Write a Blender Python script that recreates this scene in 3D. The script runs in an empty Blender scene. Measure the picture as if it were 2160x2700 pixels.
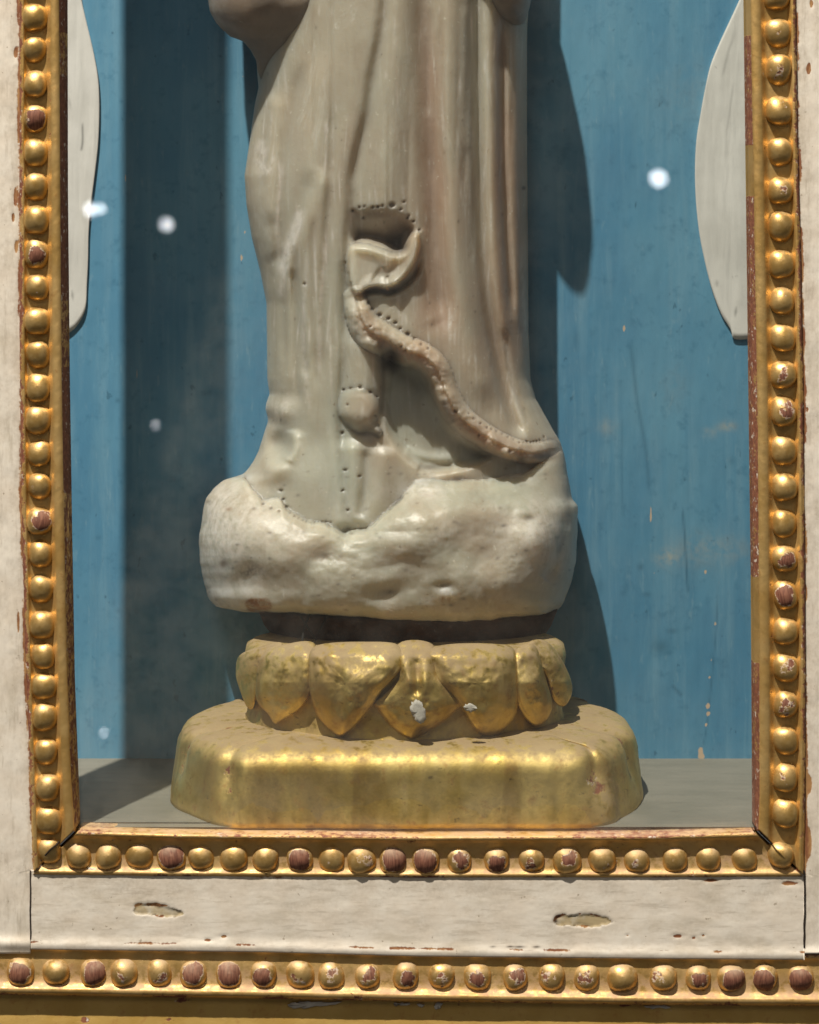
import bpy, math, random
import numpy as np
from mathutils import Vector
random.seed(7); RNG = np.random.default_rng(7)
C = bpy.context.scene.collection
SC = bpy.context.scene

# ------------------------------------------------------------------ camera, light, exposure
# Measurements are taken in photo pixels; one pixel on the front of the case is 1/6000 m.
S = 1/6000.0
F = 6000.0            # camera to case front, in the same unit
HOR = 600.0           # eye level
EYE = 1590.0          # eye height above the case floor

def wx(px, Y): return (px-1080.0)*(1+Y/F)*S
def wz(py, Y): return ((HOR-py)*(1+Y/F)+EYE)*S
def W(px, py, Y): return np.stack([wx(px, Y), np.asarray(Y)*S+0*np.asarray(px), wz(py, Y)], -1)

cam = bpy.data.cameras.new('camera'); co = bpy.data.objects.new('camera', cam); C.objects.link(co)
co.location = (0, -F*S, EYE*S); co.rotation_euler = (math.radians(90), 0, 0)
cam.sensor_fit = 'HORIZONTAL'; cam.sensor_width = 36; cam.lens = 100
cam.shift_y = -(1350-HOR)/2160.0
cam.clip_start = 0.05; cam.clip_end = 60
cam.dof.use_dof = True; cam.dof.focus_distance = 1.05; cam.dof.aperture_fstop = 16
SC.camera = co

wd = bpy.data.worlds.new('World'); SC.world = wd; wd.use_nodes = True
wd.node_tree.nodes['Background'].inputs[0].default_value = (1.0, 0.96, 0.91, 1)
wd.node_tree.nodes['Background'].inputs[1].default_value = 0.085

def spot(name, loc, target, power, radius, col, ang, blend=0.4):
    l = bpy.data.lights.new(name, 'SPOT'); l.energy = power; l.shadow_soft_size = radius; l.color = col
    l.spot_size = math.radians(ang); l.spot_blend = blend
    o = bpy.data.objects.new(name, l); C.objects.link(o); o.location = loc
    o.rotation_euler = (Vector(target)-Vector(loc)).to_track_quat('-Z', 'Y').to_euler()
    return o
KD = Vector((0.54, 1.0, -2.3)).normalized()
KT = Vector((0, 0.07, 0.15))
spot('gallery_spotlight', KT-KD*4.0, KT, 1300, 0.032, (1.0, 0.925, 0.82), 26)
def area(name, loc, target, power, size, col):
    l = bpy.data.lights.new(name, 'AREA'); l.energy = power; l.size = size; l.color = col; l.shape = 'DISK'
    o = bpy.data.objects.new(name, l); C.objects.link(o); o.location = loc
    o.rotation_euler = (Vector(target)-Vector(loc)).to_track_quat('-Z', 'Y').to_euler()
    return o
area('overhead_fill_light', (-0.5, -2.5, 2.3), (0, 0, 0.2), 11, 0.9, (1.0, 0.90, 0.76))  # added soft fill from overhead, no lamp is seen there

SC.view_settings.view_transform = 'Standard'; SC.view_settings.look = 'None'
SC.view_settings.exposure = 0.0; SC.view_settings.gamma = 1.0

# ------------------------------------------------------------------ numeric helpers
def interp(y, pts):
    p = np.array(pts, float); return np.interp(y, p[:, 0], p[:, 1])
def smooth(e0, e1, x):
    t = np.clip((x-e0)/(e1-e0), 0, 1); return t*t*(3-2*t)
def vnoise(x, y, seed=0):
    r = np.random.default_rng(seed); T = r.random((256, 256))
    xi = np.floor(x).astype(int); yi = np.floor(y).astype(int); fx = x-xi; fy = y-yi
    fx = fx*fx*(3-2*fx); fy = fy*fy*(3-2*fy); a = xi & 255; b = yi & 255; a1 = (a+1) & 255; b1 = (b+1) & 255
    return (T[a, b]*(1-fx)+T[a1, b]*fx)*(1-fy)+(T[a, b1]*(1-fx)+T[a1, b1]*fx)*fy
def fbm(x, y, seed=0, o=4):
    s = 0; a = .5
    for k in range(o):
        s = s+a*(vnoise(x*2**k, y*2**k, seed+k)-.5)*2; a *= .5
    return s
def cr(pts, n=8, closed=False):     # Catmull-Rom through the points
    p = np.array(pts, float)
    q = np.vstack([p[-1:], p, p[:2]]) if closed else np.vstack([2*p[:1]-p[1:2], p, 2*p[-1:]-p[-2:-1]])
    out = []
    for i in range(len(q)-3):
        a, b, c, d = q[i:i+4]
        for t in np.linspace(0, 1, n, endpoint=False):
            out.append(.5*((2*b)+(c-a)*t+(2*a-5*b+4*c-d)*t*t+(3*b-a-3*c+d)*t**3))
    if not closed: out.append(p[-1])
    return np.array(out)
def dline(X, Y, pts, sm=6):
    """distance to a smooth line, signed (+ on its right hand when walking it in photo axes), and 0..1 along it"""
    p = cr(pts, sm) if sm else np.array(pts, float)
    D = np.full(X.shape, 1e9); SG = np.zeros(X.shape); TT = np.zeros(X.shape); n = len(p)-1
    for i in range(n):
        ax, ay = p[i]; bx, by = p[i+1]; ex, ey = bx-ax, by-ay; L = ex*ex+ey*ey+1e-9
        t = np.clip(((X-ax)*ex+(Y-ay)*ey)/L, 0, 1); dx = X-ax-t*ex; dy = Y-ay-t*ey; d = np.hypot(dx, dy)
        m = d < D; D = np.where(m, d, D); SG = np.where(m, np.sign(ex*(Y-ay)-ey*(X-ax)), SG); TT = np.where(m, (i+t)/n, TT)
    return D, SG, TT
def ridge(X, Y, pts, w, a, taper=True):
    d, s, t = dline(X, Y, pts); k = a*np.exp(-(d/w)**2)
    if taper: k = k*smooth(0, .12, t)*smooth(1, .88, t)
    return k
def sdf(X, Y, poly, sm=5):
    p = cr(poly, sm, True); D = np.full(X.shape, 1e9); ins = np.zeros(X.shape, bool); n = len(p)
    for i in range(n):
        ax, ay = p[i]; bx, by = p[(i+1) % n]; ex, ey = bx-ax, by-ay
        t = np.clip(((X-ax)*ex+(Y-ay)*ey)/(ex*ex+ey*ey+1e-9), 0, 1)
        D = np.minimum(D, np.hypot(X-ax-t*ex, Y-ay-t*ey))
        c = ((ay > Y) != (by > Y)); 
        with np.errstate(divide='ignore', invalid='ignore'):
            xx = ax+(Y-ay)/(ey if abs(ey) > 1e-9 else 1e-9)*ex
        ins ^= (c & (X < xx))
    return np.where(ins, D, -D)
def blob(X, Y, cx, cy, rx, ry, a=1.0, rot=0):
    c, s = math.cos(math.radians(rot)), math.sin(math.radians(rot)); u = (X-cx)*c+(Y-cy)*s; v = -(X-cx)*s+(Y-cy)*c
    return a*np.exp(-((u/rx)**2+(v/ry)**2))

# ------------------------------------------------------------------ object helpers
def mesh_obj(name, V, Fc, mat, parent=None, attrs=None, smooth_=True):
    me = bpy.data.meshes.new(name); me.from_pydata([tuple(v) for v in np.asarray(V, float)], [], Fc); me.update()
    if smooth_: me.polygons.foreach_set('use_smooth', [True]*len(me.polygons))
    for k, a in (attrs or {}).items():
        at = me.attributes.new(k, 'FLOAT', 'POINT'); at.data.foreach_set('value', np.asarray(a, np.float32).ravel())
    if mat: me.materials.append(mat)
    o = bpy.data.objects.new(name, me); C.objects.link(o)
    if parent: o.parent = parent
    return o
def grid_faces(n, m, off=0, wrap=False):
    i, j = np.meshgrid(np.arange(n-1), np.arange(m if wrap else m-1), indexing='ij'); j1 = (j+1) % m
    return np.stack([off+i*m+j, off+i*m+j1, off+(i+1)*m+j1, off+(i+1)*m+j], -1).reshape(-1, 4)
def patch(name, PX, PY, YD, mat, parent, attrs=None, back=None):
    """a relief sheet measured on the photo, closed by side walls down to depth `back`"""
    n, m = PX.shape; V = W(PX, PY, YD).reshape(-1, 3); Fc = grid_faces(n, m)[:, ::-1].tolist()
    at = {k: list(np.asarray(a, float).ravel()) for k, a in (attrs or {}).items()}
    if back is not None:
        b = [i*m for i in range(n)]+[(n-1)*m+j for j in range(1, m)]+[i*m+m-1 for i in range(n-2, -1, -1)]+[j for j in range(m-2, 0, -1)]
        BV = V[b].copy(); BV[:, 1] = back*S; k0 = len(V); V = np.vstack([V, BV]); L = len(b)
        for i in range(L): Fc.append([b[i], b[(i+1) % L], k0+(i+1) % L, k0+i][::-1])
        Fc.append([k0+i for i in range(L)])
        for k in at: at[k] = at[k]+[at[k][q] for q in b]
    return mesh_obj(name, V, Fc, mat, parent, at)
def empty(name, loc, label=None, cat=None, group=None):
    o = bpy.data.objects.new(name, None); C.objects.link(o); o.location = loc; o.empty_display_size = .02
    if label: o['label'] = label
    if cat: o['category'] = cat
    if group: o['group'] = group
    return o
def reparent(root, objs):          # keep the parts where they stand under a root that is not at the origin
    for o in objs: o.parent = root; o.matrix_parent_inverse = root.matrix_basis.inverted()

# ------------------------------------------------------------------ materials
class M:
    def __init__(s, name):
        s.m = bpy.data.materials.new(name); s.m.use_nodes = True; s.t = s.m.node_tree; s.n = s.t.nodes
        s.b = s.n['Principled BSDF']; s.out = s.n['Material Output']; s.tc = s.n.new('ShaderNodeTexCoord'); s.geo = s.n.new('ShaderNodeNewGeometry')
    def l(s, a, b): s.t.links.new(a, b)
    def noise(s, scale, detail=4, rough=.55, vec=None, stretch=None, dist=0, w=None):
        n = s.n.new('ShaderNodeTexNoise'); n.inputs['Scale'].default_value = scale; n.inputs['Detail'].default_value = detail
        n.inputs['Roughness'].default_value = rough; n.inputs['Distortion'].default_value = dist
        v = vec or s.geo.outputs['Position']
        if stretch:
            mp = s.n.new('ShaderNodeMapping'); mp.inputs['Scale'].default_value = stretch; s.l(v, mp.inputs[0]); v = mp.outputs[0]
        if w is not None:
            n.noise_dimensions = '4D'; s.l(w, n.inputs['W'])
        s.l(v, n.inputs['Vector']); return n.outputs['Fac']
    def ramp(s, f, a, b, inv=False):
        r = s.n.new('ShaderNodeMapRange'); r.interpolation_type = 'SMOOTHSTEP'; s.l(f, r.inputs[0]); r.inputs[1].default_value = a; r.inputs[2].default_value = b
        if inv: r.inputs[3].default_value = 1; r.inputs[4].default_value = 0
        return r.outputs[0]
    def mix(s, f, a, b):
        x = s.n.new('ShaderNodeMix'); x.data_type = 'RGBA'
        for v, i in ((f, 0), (a, 6), (b, 7)):
            if isinstance(v, (int, float)): x.inputs[i].default_value = v
            elif isinstance(v, tuple): x.inputs[i].default_value = v+(1,)
            else: s.l(v, x.inputs[i])
        return x.outputs[2]
    def math(s, op, a, b=0.0, clamp=False):
        x = s.n.new('ShaderNodeMath'); x.operation = op; x.use_clamp = clamp
        for i, v in enumerate((a, b)):
            if isinstance(v, (int, float)): x.inputs[i].default_value = v
            else: s.l(v, x.inputs[i])
        return x.outputs[0]
    def attr(s, name):
        a = s.n.new('ShaderNodeAttribute'); a.attribute_name = name; return a.outputs['Fac']
    def worn(s, name, noise, soft=.06):       # solid where the attribute beats the noise
        return s.ramp(s.math('SUBTRACT', s.attr(name), noise), -soft, soft)
    def bump(s, h, strength=.3, dist=.001):
        b = s.n.new('ShaderNodeBump'); b.inputs['Strength'].default_value = strength; b.inputs['Distance'].default_value = dist; s.l(h, b.inputs['Height'])
        s.l(b.outputs[0], s.b.inputs['Normal'])
    def set(s, **k):
        for n, v in k.items():
            i = s.b.inputs[n.replace('_', ' ')]
            if isinstance(v, (int, float)): i.default_value = v
            elif isinstance(v, tuple): i.default_value = v+(1,) if len(v) == 3 and i.type == 'RGBA' else v
            else: s.l(v, i)

def mat_alabaster():
    m = M('alabaster')
    n1 = m.noise(14, 5, .6); n2 = m.noise(60, 5, .6, stretch=(1, 1, .35)); n3 = m.noise(420, 3, .6); n4 = m.noise(180, 4, .7)
    c = m.mix(m.ramp(n1, .35, .68), (.44, .375, .285), (.455, .415, .33))
    c = m.mix(m.math('MULTIPLY', m.ramp(n2, .48, .75), .5), c, (.36, .27, .185))
    c = m.mix(m.math('MULTIPLY', m.ramp(m.noise(40, 6, .75, stretch=(1, 1, .35), dist=1.8), .53, .68), .5), c, (.58, .55, .48))
    c = m.mix(m.math('MULTIPLY', m.attr('warm'), .8), c, (.38, .25, .175))
    c = m.mix(m.math('MULTIPLY', m.attr('green'), m.ramp(n1, .2, .6)), c, (.39, .39, .31))
    c = m.mix(m.math('MULTIPLY', m.attr('cool'), .7), c, (.44, .46, .39))
    ch = m.math('MULTIPLY', m.attr('chalk'), m.ramp(m.math('ADD', m.math('MULTIPLY', n4, .6), m.math('MULTIPLY', n1, .4)), .36, .60), True); c = m.mix(m.math('MULTIPLY', ch, .9), c, (.68, .63, .57))
    c = m.mix(m.math('MULTIPLY', m.ramp(n3, .66, .74), .5), c, (.72, .68, .58))
    c = m.mix(m.math('MULTIPLY', m.ramp(m.noise(300, 3, .6), .70, .76), .55), c, (.20, .14, .09))
    gr_ = m.noise(130, 5, .7, stretch=(1.6, 1.6, .16), dist=1.0); c = m.mix(m.math('MULTIPLY', m.ramp(gr_, .54, .74), .22), c, (.29, .225, .165)); c = m.mix(m.math('MULTIPLY', m.ramp(gr_, .46, .30), .22), c, (.60, .57, .51))
    sp = m.math('MULTIPLY', m.attr('dirt_shade'), m.math('ADD', .75, m.math('MULTIPLY', n4, .45)), True)
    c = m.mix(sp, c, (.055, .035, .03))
    c = m.mix(m.math('MULTIPLY', m.attr('rust'), m.ramp(n4, .25, .6)), c, (.24, .11, .03))
    m.set(Base_Color=c, Coat_Weight=.10, Coat_Roughness=.4, Roughness=m.math('ADD', .30, m.math('MULTIPLY', n4, .32)), Subsurface_Weight=.7, Subsurface_Radius=(.022, .017, .012), Subsurface_Scale=1.0)
    m.b.inputs['Specular IOR Level'].default_value = .5
    m.bump(m.math('ADD', m.math('MULTIPLY', n4, 1.0), m.math('MULTIPLY', n3, .6)), .22, .001)
    return m.m

GOLD = (.57, .355, .11); GOLD2 = (.68, .46, .18); BOLE = (.16, .048, .022); DUST = (.36, .26, .18)
def gold_core(m, c0, c1, dust=.35, bare='wear', sc=1.0, dustcol=DUST, vec=None, w=None, metal=.85, streak=False):
    n1 = m.noise(45*sc, 4, .6, vec, w=w); n2 = m.noise(260*sc, 4, .65, vec, w=w); n3 = m.noise(900*sc, 3, .6, vec, w=w)
    c = m.mix(m.ramp(n1, .35, .65), c0, c1)
    c = m.mix(m.math('MULTIPLY', m.ramp(n2, .55, .72), .55), c, (.42, .20, .05))
    if streak:
        st_ = m.noise(38, 4, .6, stretch=(1, 1, .12), dist=.6); c = m.mix(m.math('MULTIPLY', m.ramp(st_, .50, .66), .6), c, (.33, .20, .05)); c = m.mix(m.math('MULTIPLY', m.ramp(st_, .44, .32), .4), c, (.74, .60, .28))
        n6 = m.noise(95, 6, .78); c = m.mix(m.math('MULTIPLY', m.ramp(n6, .50, .70), .4), c, (.22, .135, .045)); c = m.mix(m.math('MULTIPLY', m.ramp(m.noise(330, 4, .7, stretch=(.5, .5, 1)), .62, .70), .6), c, (.12, .07, .03))
    wr = m.worn(bare, m.math('ADD', m.math('MULTIPLY', n2, .7), m.math('MULTIPLY', n3, .3)))
    bc = m.mix(m.ramp(m.noise(500*sc, 2, .5, vec, w=w), .42, .6), BOLE, (.24, .085, .04))
    bc = m.mix(m.ramp(m.noise(350*sc, 3, .6, vec, w=w), .60, .68), bc, (.60, .52, .44))
    c = m.mix(wr, c, bc)
    up = m.n.new('ShaderNodeSeparateXYZ'); m.l(m.geo.outputs['Normal'], up.inputs[0])
    d = m.math('MULTIPLY', m.ramp(up.outputs[2], .15, .95), m.ramp(m.math('ADD', m.math('MULTIPLY', n2, .6), m.math('MULTIPLY', n1, .4)),   .26 if streak else .34, .66))
    d = m.math('MULTIPLY', m.math('ADD', d, m.math('MULTIPLY', m.attr('dust'), m.ramp(n2, .35, .55)), True), dust)
    c = m.mix(d, c, dustcol)
    me = m.math('MULTIPLY', m.math('SUBTRACT', 1.0, wr), m.math('SUBTRACT', 1.0, d)); me = m.math('MULTIPLY', me, metal)
    ro = m.math('ADD', .34, m.math('MULTIPLY', n2, .28)); ro = m.math('ADD', ro, m.math('MULTIPLY', m.math('ADD', wr, d, True), .3))
    m.set(Base_Color=c, Metallic=me, Roughness=ro)
    m.bump(m.math('SUBTRACT', m.math('ADD', m.math('MULTIPLY', n2, .5), m.math('MULTIPLY', n3, .3)), m.math('MULTIPLY', wr, .5)), .35, .0006)
    return m.m
def mat_gold(): return gold_core(M('gold_leaf'), GOLD, GOLD2, .7, dustcol=(.45, .30, .20), metal=.7)
def mat_pedestal(): return gold_core(M('dusty_gold_leaf'), (.56, .40, .11), (.76, .58, .21), .85, sc=.75, dustcol=(.34, .245, .145), metal=.92, streak=True)
def mat_bead():
    m = M('bead_gold'); oi = m.n.new('ShaderNodeObjectInfo')
    # each bead rubbed through to red bole by its own amount, round its crown
    w = m.math('MULTIPLY', oi.outputs['Random'], 37.0)
    at = m.n.new('ShaderNodeAttribute'); at.attribute_type = 'OBJECT'; at.attribute_name = 'rub'
    cr_ = m.attr('crown'); v = m.math('MULTIPLY', cr_, at.outputs['Fac'])
    n1 = m.noise(250, 3, .6, m.tc.outputs['Object'], w=w); n2 = m.noise(900, 3, .6, m.tc.outputs['Object'], w=w)
    c = m.mix(m.ramp(n1, .35, .65), GOLD, GOLD2)
    edge = m.math('SUBTRACT', v, m.math('ADD', m.math('MULTIPLY', n1, .75), m.math('MULTIPLY', n2, .2)))
    wr = m.ramp(edge, -.02, .03); gesso = m.math('MULTIPLY', m.ramp(edge, -.07, -.03), m.ramp(n2, .45, .55))
    c = m.mix(m.math('MULTIPLY', m.ramp(n2, .56, .7), .4), c, (.42, .19, .05))
    c = m.mix(gesso, c, (.58, .46, .36))
    grain = m.noise(500, 2, .5, m.tc.outputs['Object'], stretch=(4, 1, .5), w=w)
    c = m.mix(wr, c, m.mix(m.ramp(grain, .4, .6), (.13, .043, .024), (.22, .088, .05)))
    up = m.n.new('ShaderNodeSeparateXYZ'); m.l(m.geo.outputs['Normal'], up.inputs[0])
    d2 = m.n.new('ShaderNodeAttribute'); d2.attribute_type = 'OBJECT'; d2.attribute_name = 'dusty'
    d = m.math('MULTIPLY', m.math('MULTIPLY', m.ramp(up.outputs[2], 0, .9), m.ramp(n1, .3, .6)), d2.outputs['Fac'])
    c = m.mix(d, c, (.42, .31, .21))
    me = m.math('MULTIPLY', m.math('SUBTRACT', 1.0, m.math('ADD', wr, gesso, True)), m.math('SUBTRACT', 1.0, d)); me = m.math('MULTIPLY', me, .75)
    m.set(Base_Color=c, Metallic=me, Roughness=m.math('ADD', m.math('ADD', .27, m.math('MULTIPLY', n1, .25)), m.math('MULTIPLY', m.math('ADD', wr, d, True), .35)))
    m.bump(m.math('SUBTRACT', m.math('ADD', m.math('MULTIPLY', n1, .6), m.math('MULTIPLY', n2, .3)), m.math('MULTIPLY', wr, .6)), .4, .0006)
    return m.m
def mat_white(name, stretch):
    m = M(name)
    n1 = m.noise(60, 6, .65); n2 = m.noise(240, 5, .65, stretch=stretch); n3 = m.noise(700, 3, .6); n4 = m.noise(90, 5, .7, stretch=stretch)
    c = m.mix(m.ramp(n1, .35, .65), (.72, .645, .54), (.77, .715, .62))
    c = m.mix(m.math('MULTIPLY', m.ramp(n4, .46, .72), .6), c, (.50, .44, .34))
    gr2 = m.noise(520, 4, .7, stretch=tuple(.12 if q < 1 else q for q in stretch)); c = m.mix(m.math('MULTIPLY', m.ramp(gr2, .54, .70), .4), c, (.40, .34, .26))
    c = m.mix(m.math('MULTIPLY', m.ramp(n2, .58, .75), .35), c, (.46, .40, .31))
    c = m.mix(m.math('MULTIPLY', m.ramp(m.noise(320, 3, .6), .69, .74), .6), c, (.20, .14, .08))
    nn = m.math('ADD', m.math('MULTIPLY', n2, .6), m.math('MULTIPLY', n3, .4))
    gr = m.worn('grime', nn, .25); c = m.mix(m.math('MULTIPLY', gr, .6), c, (.36, .30, .22))
    ge = m.worn('gesso', nn, .1); c = m.mix(ge, c, m.mix(m.ramp(n1, .4, .6), (.44, .35, .20), (.58, .53, .43)))
    wr = m.worn('wear', nn); c = m.mix(wr, c, m.mix(m.ramp(n2, .4, .6), (.22, .085, .04), (.40, .22, .09)))
    c = m.mix(m.attr('crack'), c, (.04, .022, .012))
    m.set(Base_Color=c, Roughness=m.math('ADD', .5, m.math('MULTIPLY', n2, .25)))
    m.b.inputs['Specular IOR Level'].default_value = .3
    m.bump(m.math('SUBTRACT', m.math('ADD', m.math('MULTIPLY', n2, .35), m.math('MULTIPLY', n3, .12)), wr), .22, .0004)
    return m.m
def mat_blue():
    m = M('blue_paint')
    n1 = m.noise(16, 4, .6, stretch=(1, 1, .5)); n2 = m.noise(60, 5, .65, stretch=(1.6, 1, .12)); n3 = m.noise(150, 5, .7); n4 = m.noise(380, 3, .6, stretch=(1, 1, .25))
    c = m.mix(m.ramp(n1, .32, .68), (.07, .225, .37), (.115, .295, .43))
    c = m.mix(m.math('MULTIPLY', m.ramp(n2, .45, .72), .6), c, (.17, .34, .46))
    c = m.mix(m.math('MULTIPLY', m.ramp(n3, .52, .74), .5), c, (.04, .16, .27))
    n5 = m.noise(46, 6, .72, stretch=(1.8, 1, .10), dist=1.2); c = m.mix(m.math('MULTIPLY', m.ramp(n5, .52, .70), .28), c, (.05, .19, .33)); c = m.mix(m.math('MULTIPLY', m.ramp(n5, .46, .30), .3), c, (.17, .34, .45))
    c = m.mix(m.math('MULTIPLY', m.ramp(m.noise(210, 3, .6, stretch=(1, 1, .6)), .69, .73), .5), c, (.02, .09, .15))
    c = m.mix(m.math('MULTIPLY', m.ramp(n4, .62, .75), .25), c, (.25, .40, .48))
    c = m.mix(m.math('MULTIPLY', m.attr('fade'), m.ramp(n3, .3, .6)), c, (.38, .38, .32))
    nn = m.math('ADD', m.math('MULTIPLY', n3, .5), m.math('MULTIPLY', n4, .5))
    c = m.mix(m.math('MULTIPLY', m.attr('stain'), .8), c, (.02, .09, .15))
    c = m.mix(m.worn('chip', nn), c, (.55, .42, .30))
    m.set(Base_Color=c, Roughness=m.math('ADD', .5, m.math('MULTIPLY', n3, .2)))
    m.b.inputs['Specular IOR Level'].default_value = .3
    m.bump(m.math('ADD', m.math('MULTIPLY', n2, .6), m.math('MULTIPLY', n3, .4)), .2, .0008)
    return m.m
def mat_simple(name, c0, c1, sc=80, rough=.7, stretch=None, metal=0, bump=.3):
    m = M(name); n = m.noise(sc, 5, .65, stretch=stretch); n2 = m.noise(sc*5, 4, .65, stretch=stretch)
    c = m.mix(m.ramp(n, .35, .65), c0, c1); c = m.mix(m.math('MULTIPLY', m.ramp(n2, .55, .75), .4), c, tuple(x*.5 for x in c0))
    m.set(Base_Color=c, Roughness=rough, Metallic=metal); m.bump(n2, bump, .0008); return m.m
def mat_panel():
    m = M('white_gesso'); n = m.noise(30, 5, .6); n2 = m.noise(200, 5, .65, stretch=(1.5, 1, .15)); n3 = m.noise(260, 4, .6)
    c = m.mix(m.ramp(n, .35, .65), (.60, .59, .55), (.70, .69, .65)); c = m.mix(m.math('MULTIPLY', m.ramp(n2, .55, .75), .35), c, (.42, .42, .40))
    c = m.mix(m.math('MULTIPLY', m.ramp(n3, .68, .74), .4), c, (.25, .24, .22)); c = m.mix(m.attr('crack'), c, (.16, .16, .15))
    m.set(Base_Color=c, Roughness=.65); m.bump(n2, .25, .0006); return m.m
def mat_glass():
    m = M('dusty_glass'); m.n.remove(m.b); n = m.n
    tr = n.new('ShaderNodeBsdfTransparent'); tr.inputs[0].default_value = (.975, .985, .98, 1)
    gl = n.new('ShaderNodeBsdfGlossy'); gl.inputs['Roughness'].default_value = .012
    lw = n.new('ShaderNodeLayerWeight'); f5 = m.math('POWER', lw.outputs['Facing'], 5.0)      # Schlick, the same from either side of the sheet
    mx = n.new('ShaderNodeMixShader'); m.l(m.math('ADD', .038, m.math('MULTIPLY', f5, .9)), mx.inputs[0]); m.l(tr.outputs[0], mx.inputs[1]); m.l(gl.outputs[0], mx.inputs[2])
    df = n.new('ShaderNodeBsdfDiffuse'); df.inputs[0].default_value = (.75, .70, .62, 1)
    d = m.math('ADD', m.math('MULTIPLY', m.ramp(m.noise(30, 5, .65), .35, .75), .002), m.math('MULTIPLY', m.attr('dust'), m.ramp(m.noise(60, 5, .65), .2, .7)))
    d = m.math('ADD', d, m.math('MULTIPLY', m.ramp(m.noise(1300, 2, .5), .70, .76), .05))
    m2 = n.new('ShaderNodeMixShader'); m.l(d, m2.inputs[0]); m.l(mx.outputs[0], m2.inputs[1]); m.l(df.outputs[0], m2.inputs[2])
    m.l(m2.outputs[0], m.out.inputs[0]); return m.m
CHIP = mat_simple('grey_gesso', (.46, .43, .38), (.56, .53, .47), 200, .85); ALAB = mat_alabaster(); GOLDM = mat_gold(); PED = mat_pedestal(); APRON = gold_core(M('matt_gold_paint'), (.50, .31, .075), (.58, .38, .11), .3, metal=.3); BEAD = mat_bead()
WHITE_V = mat_white('white_paint_upright', (1, 1, .3)); WHITE_H = mat_white('white_paint_level', (.3, 1, 1))
BLUE = mat_blue(); PANEL = mat_panel(); GLASS = mat_glass()
FLOORM = mat_simple('grey_painted_board', (.16, .155, .125), (.20, .19, .155), 40, .7, (.3, 1, 1))
DARKW = mat_simple('dark_joint', (.016, .009, .006), (.03, .016, .01), 300, 1.0)
THREAD = mat_simple('black_thread', (.003, .003, .003), (.006, .005, .005), 300, 1.0)
NECK = mat_simple('shaded_bole_wood', (.03, .014, .009), (.06, .026, .015), 120, .9)  # bole wood, deepened to carry the shade the seat lies in

# ------------------------------------------------------------------ the case
BACK = 814.0
case = empty('display_case', (0, 0, 0), 'white painted wooden display case with gilt beaded mouldings around its glass front', 'display case')

# lines of the front, x against y
L_OUT = [(-700, 46), (0, 50), (900, 51), (1317, 55), (1700, 65), (1978, 76), (2245, 84), (2310, 88)]
L_FIL = [(-700, 152), (0, 155), (900, 161), (1400, 168), (1700, 174), (2000, 184), (2180, 196)]
L_GLS = [(-700, 168), (0, 171), (500, 172), (1000, 177), (1400, 183), (1790, 190), (2160, 204), (2300, 206)]
R_OUT = [(-700, 2090), (0, 2101), (400, 2107), (700, 2115), (1000, 2120), (1500, 2125), (1790, 2127), (2100, 2125), (2310, 2121)]
R_FIL = [(-700, 1974), (0, 1980), (880, 1996), (1100, 2000), (1780, 2004), (2100, 2004), (2180, 2001)]
R_GLS = [(-700, 1962), (0, 1968), (880, 1979), (1500, 1987), (1790, 1989), (2150, 1991), (2300, 1991)]
SILL_T = [(80, 2172), (205, 2173), (470, 2181), (1100, 2187), (1700, 2185), (1990, 2177), (2130, 2176)]
SILL_B = [(60, 2308), (400, 2312), (1100, 2316), (1700, 2316), (2140, 2314)]
LOW_T = [(-60, 2488), (700, 2497), (1100, 2508), (1700, 2514), (2240, 2518)]
LOW_B = [(-60, 2622), (700, 2634), (1100, 2641), (1700, 2650), (2240, 2654)]
TOP = -3600           # the uprights carry on well above the picture

# uprights (stiles)
def stile(side):
    ys = np.concatenate([np.linspace(TOP, -80, 40), np.arange(-70, 2520, 5.0)]); n = len(ys)
    if side < 0:
        lo = np.full(n, -85.0); hi = interp(ys, L_OUT)+22; hi = np.minimum(hi, np.where(ys > 2296, 80, 999))
    else:
        lo = interp(ys, R_OUT)-22; lo = np.maximum(lo, np.where(ys > 2306, 2123, -999)); hi = np.full(n, 2420.0)
    u = np.concatenate([np.linspace(0, .5, 14), np.linspace(.52, 1, 46)]); u = u if side < 0 else (1-u)[::-1]
    PX = lo[:, None]+(hi-lo)[:, None]*u[None]; PY = np.repeat(ys[:, None], len(u), 1)
    e = (interp(ys, L_OUT)[:, None]-PX) if side < 0 else (PX-interp(ys, R_OUT)[:, None])
    nz = fbm(PX/60, PY/60, 31+side); nf = fbm(PX/9, PY/22, 41+side)
    wear = .42*np.exp(-(np.maximum(e, 0)/(8+6*nz))**2)*(1+.9*fbm(PX/30, PY/110, 51+side)) + .10*np.exp(-np.maximum(e, 0)/40)
    grime = .30+.25*np.exp(-np.maximum(e, 0)/25)+.1*nz
    if side > 0:
        for (x, y, rx, ry) in ((2135, 2067, 7, 26), (2134, 2225, 8, 40), (2124, 1568, 5, 18), (2133, 180, 8, 18), (2140, 10, 6, 14), (2130, 1080, 3, 6)):
            wear += blob(PX, PY, x, y, rx, ry, .9)
    else:
        for (x, y, rx, ry) in ((40, 520, 5, 26), (42, 650, 5, 18), (35, 575, 5, 14), (48, 1640, 4, 40), (40, 140, 5, 16)): wear += blob(PX, PY, x, y, rx, ry, .8)
    crack = np.zeros_like(PX)
    YD = -6+1.5*nz+.3*nf+2*wear-7*np.exp(-((interp(PX, LOW_T)-PY)/16)**2)
    patch('stile', PX, PY, YD, WHITE_V, case, dict(wear=wear, grime=grime, gesso=0*PX, crack=crack), back=110)
stile(-1); stile(1)

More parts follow.
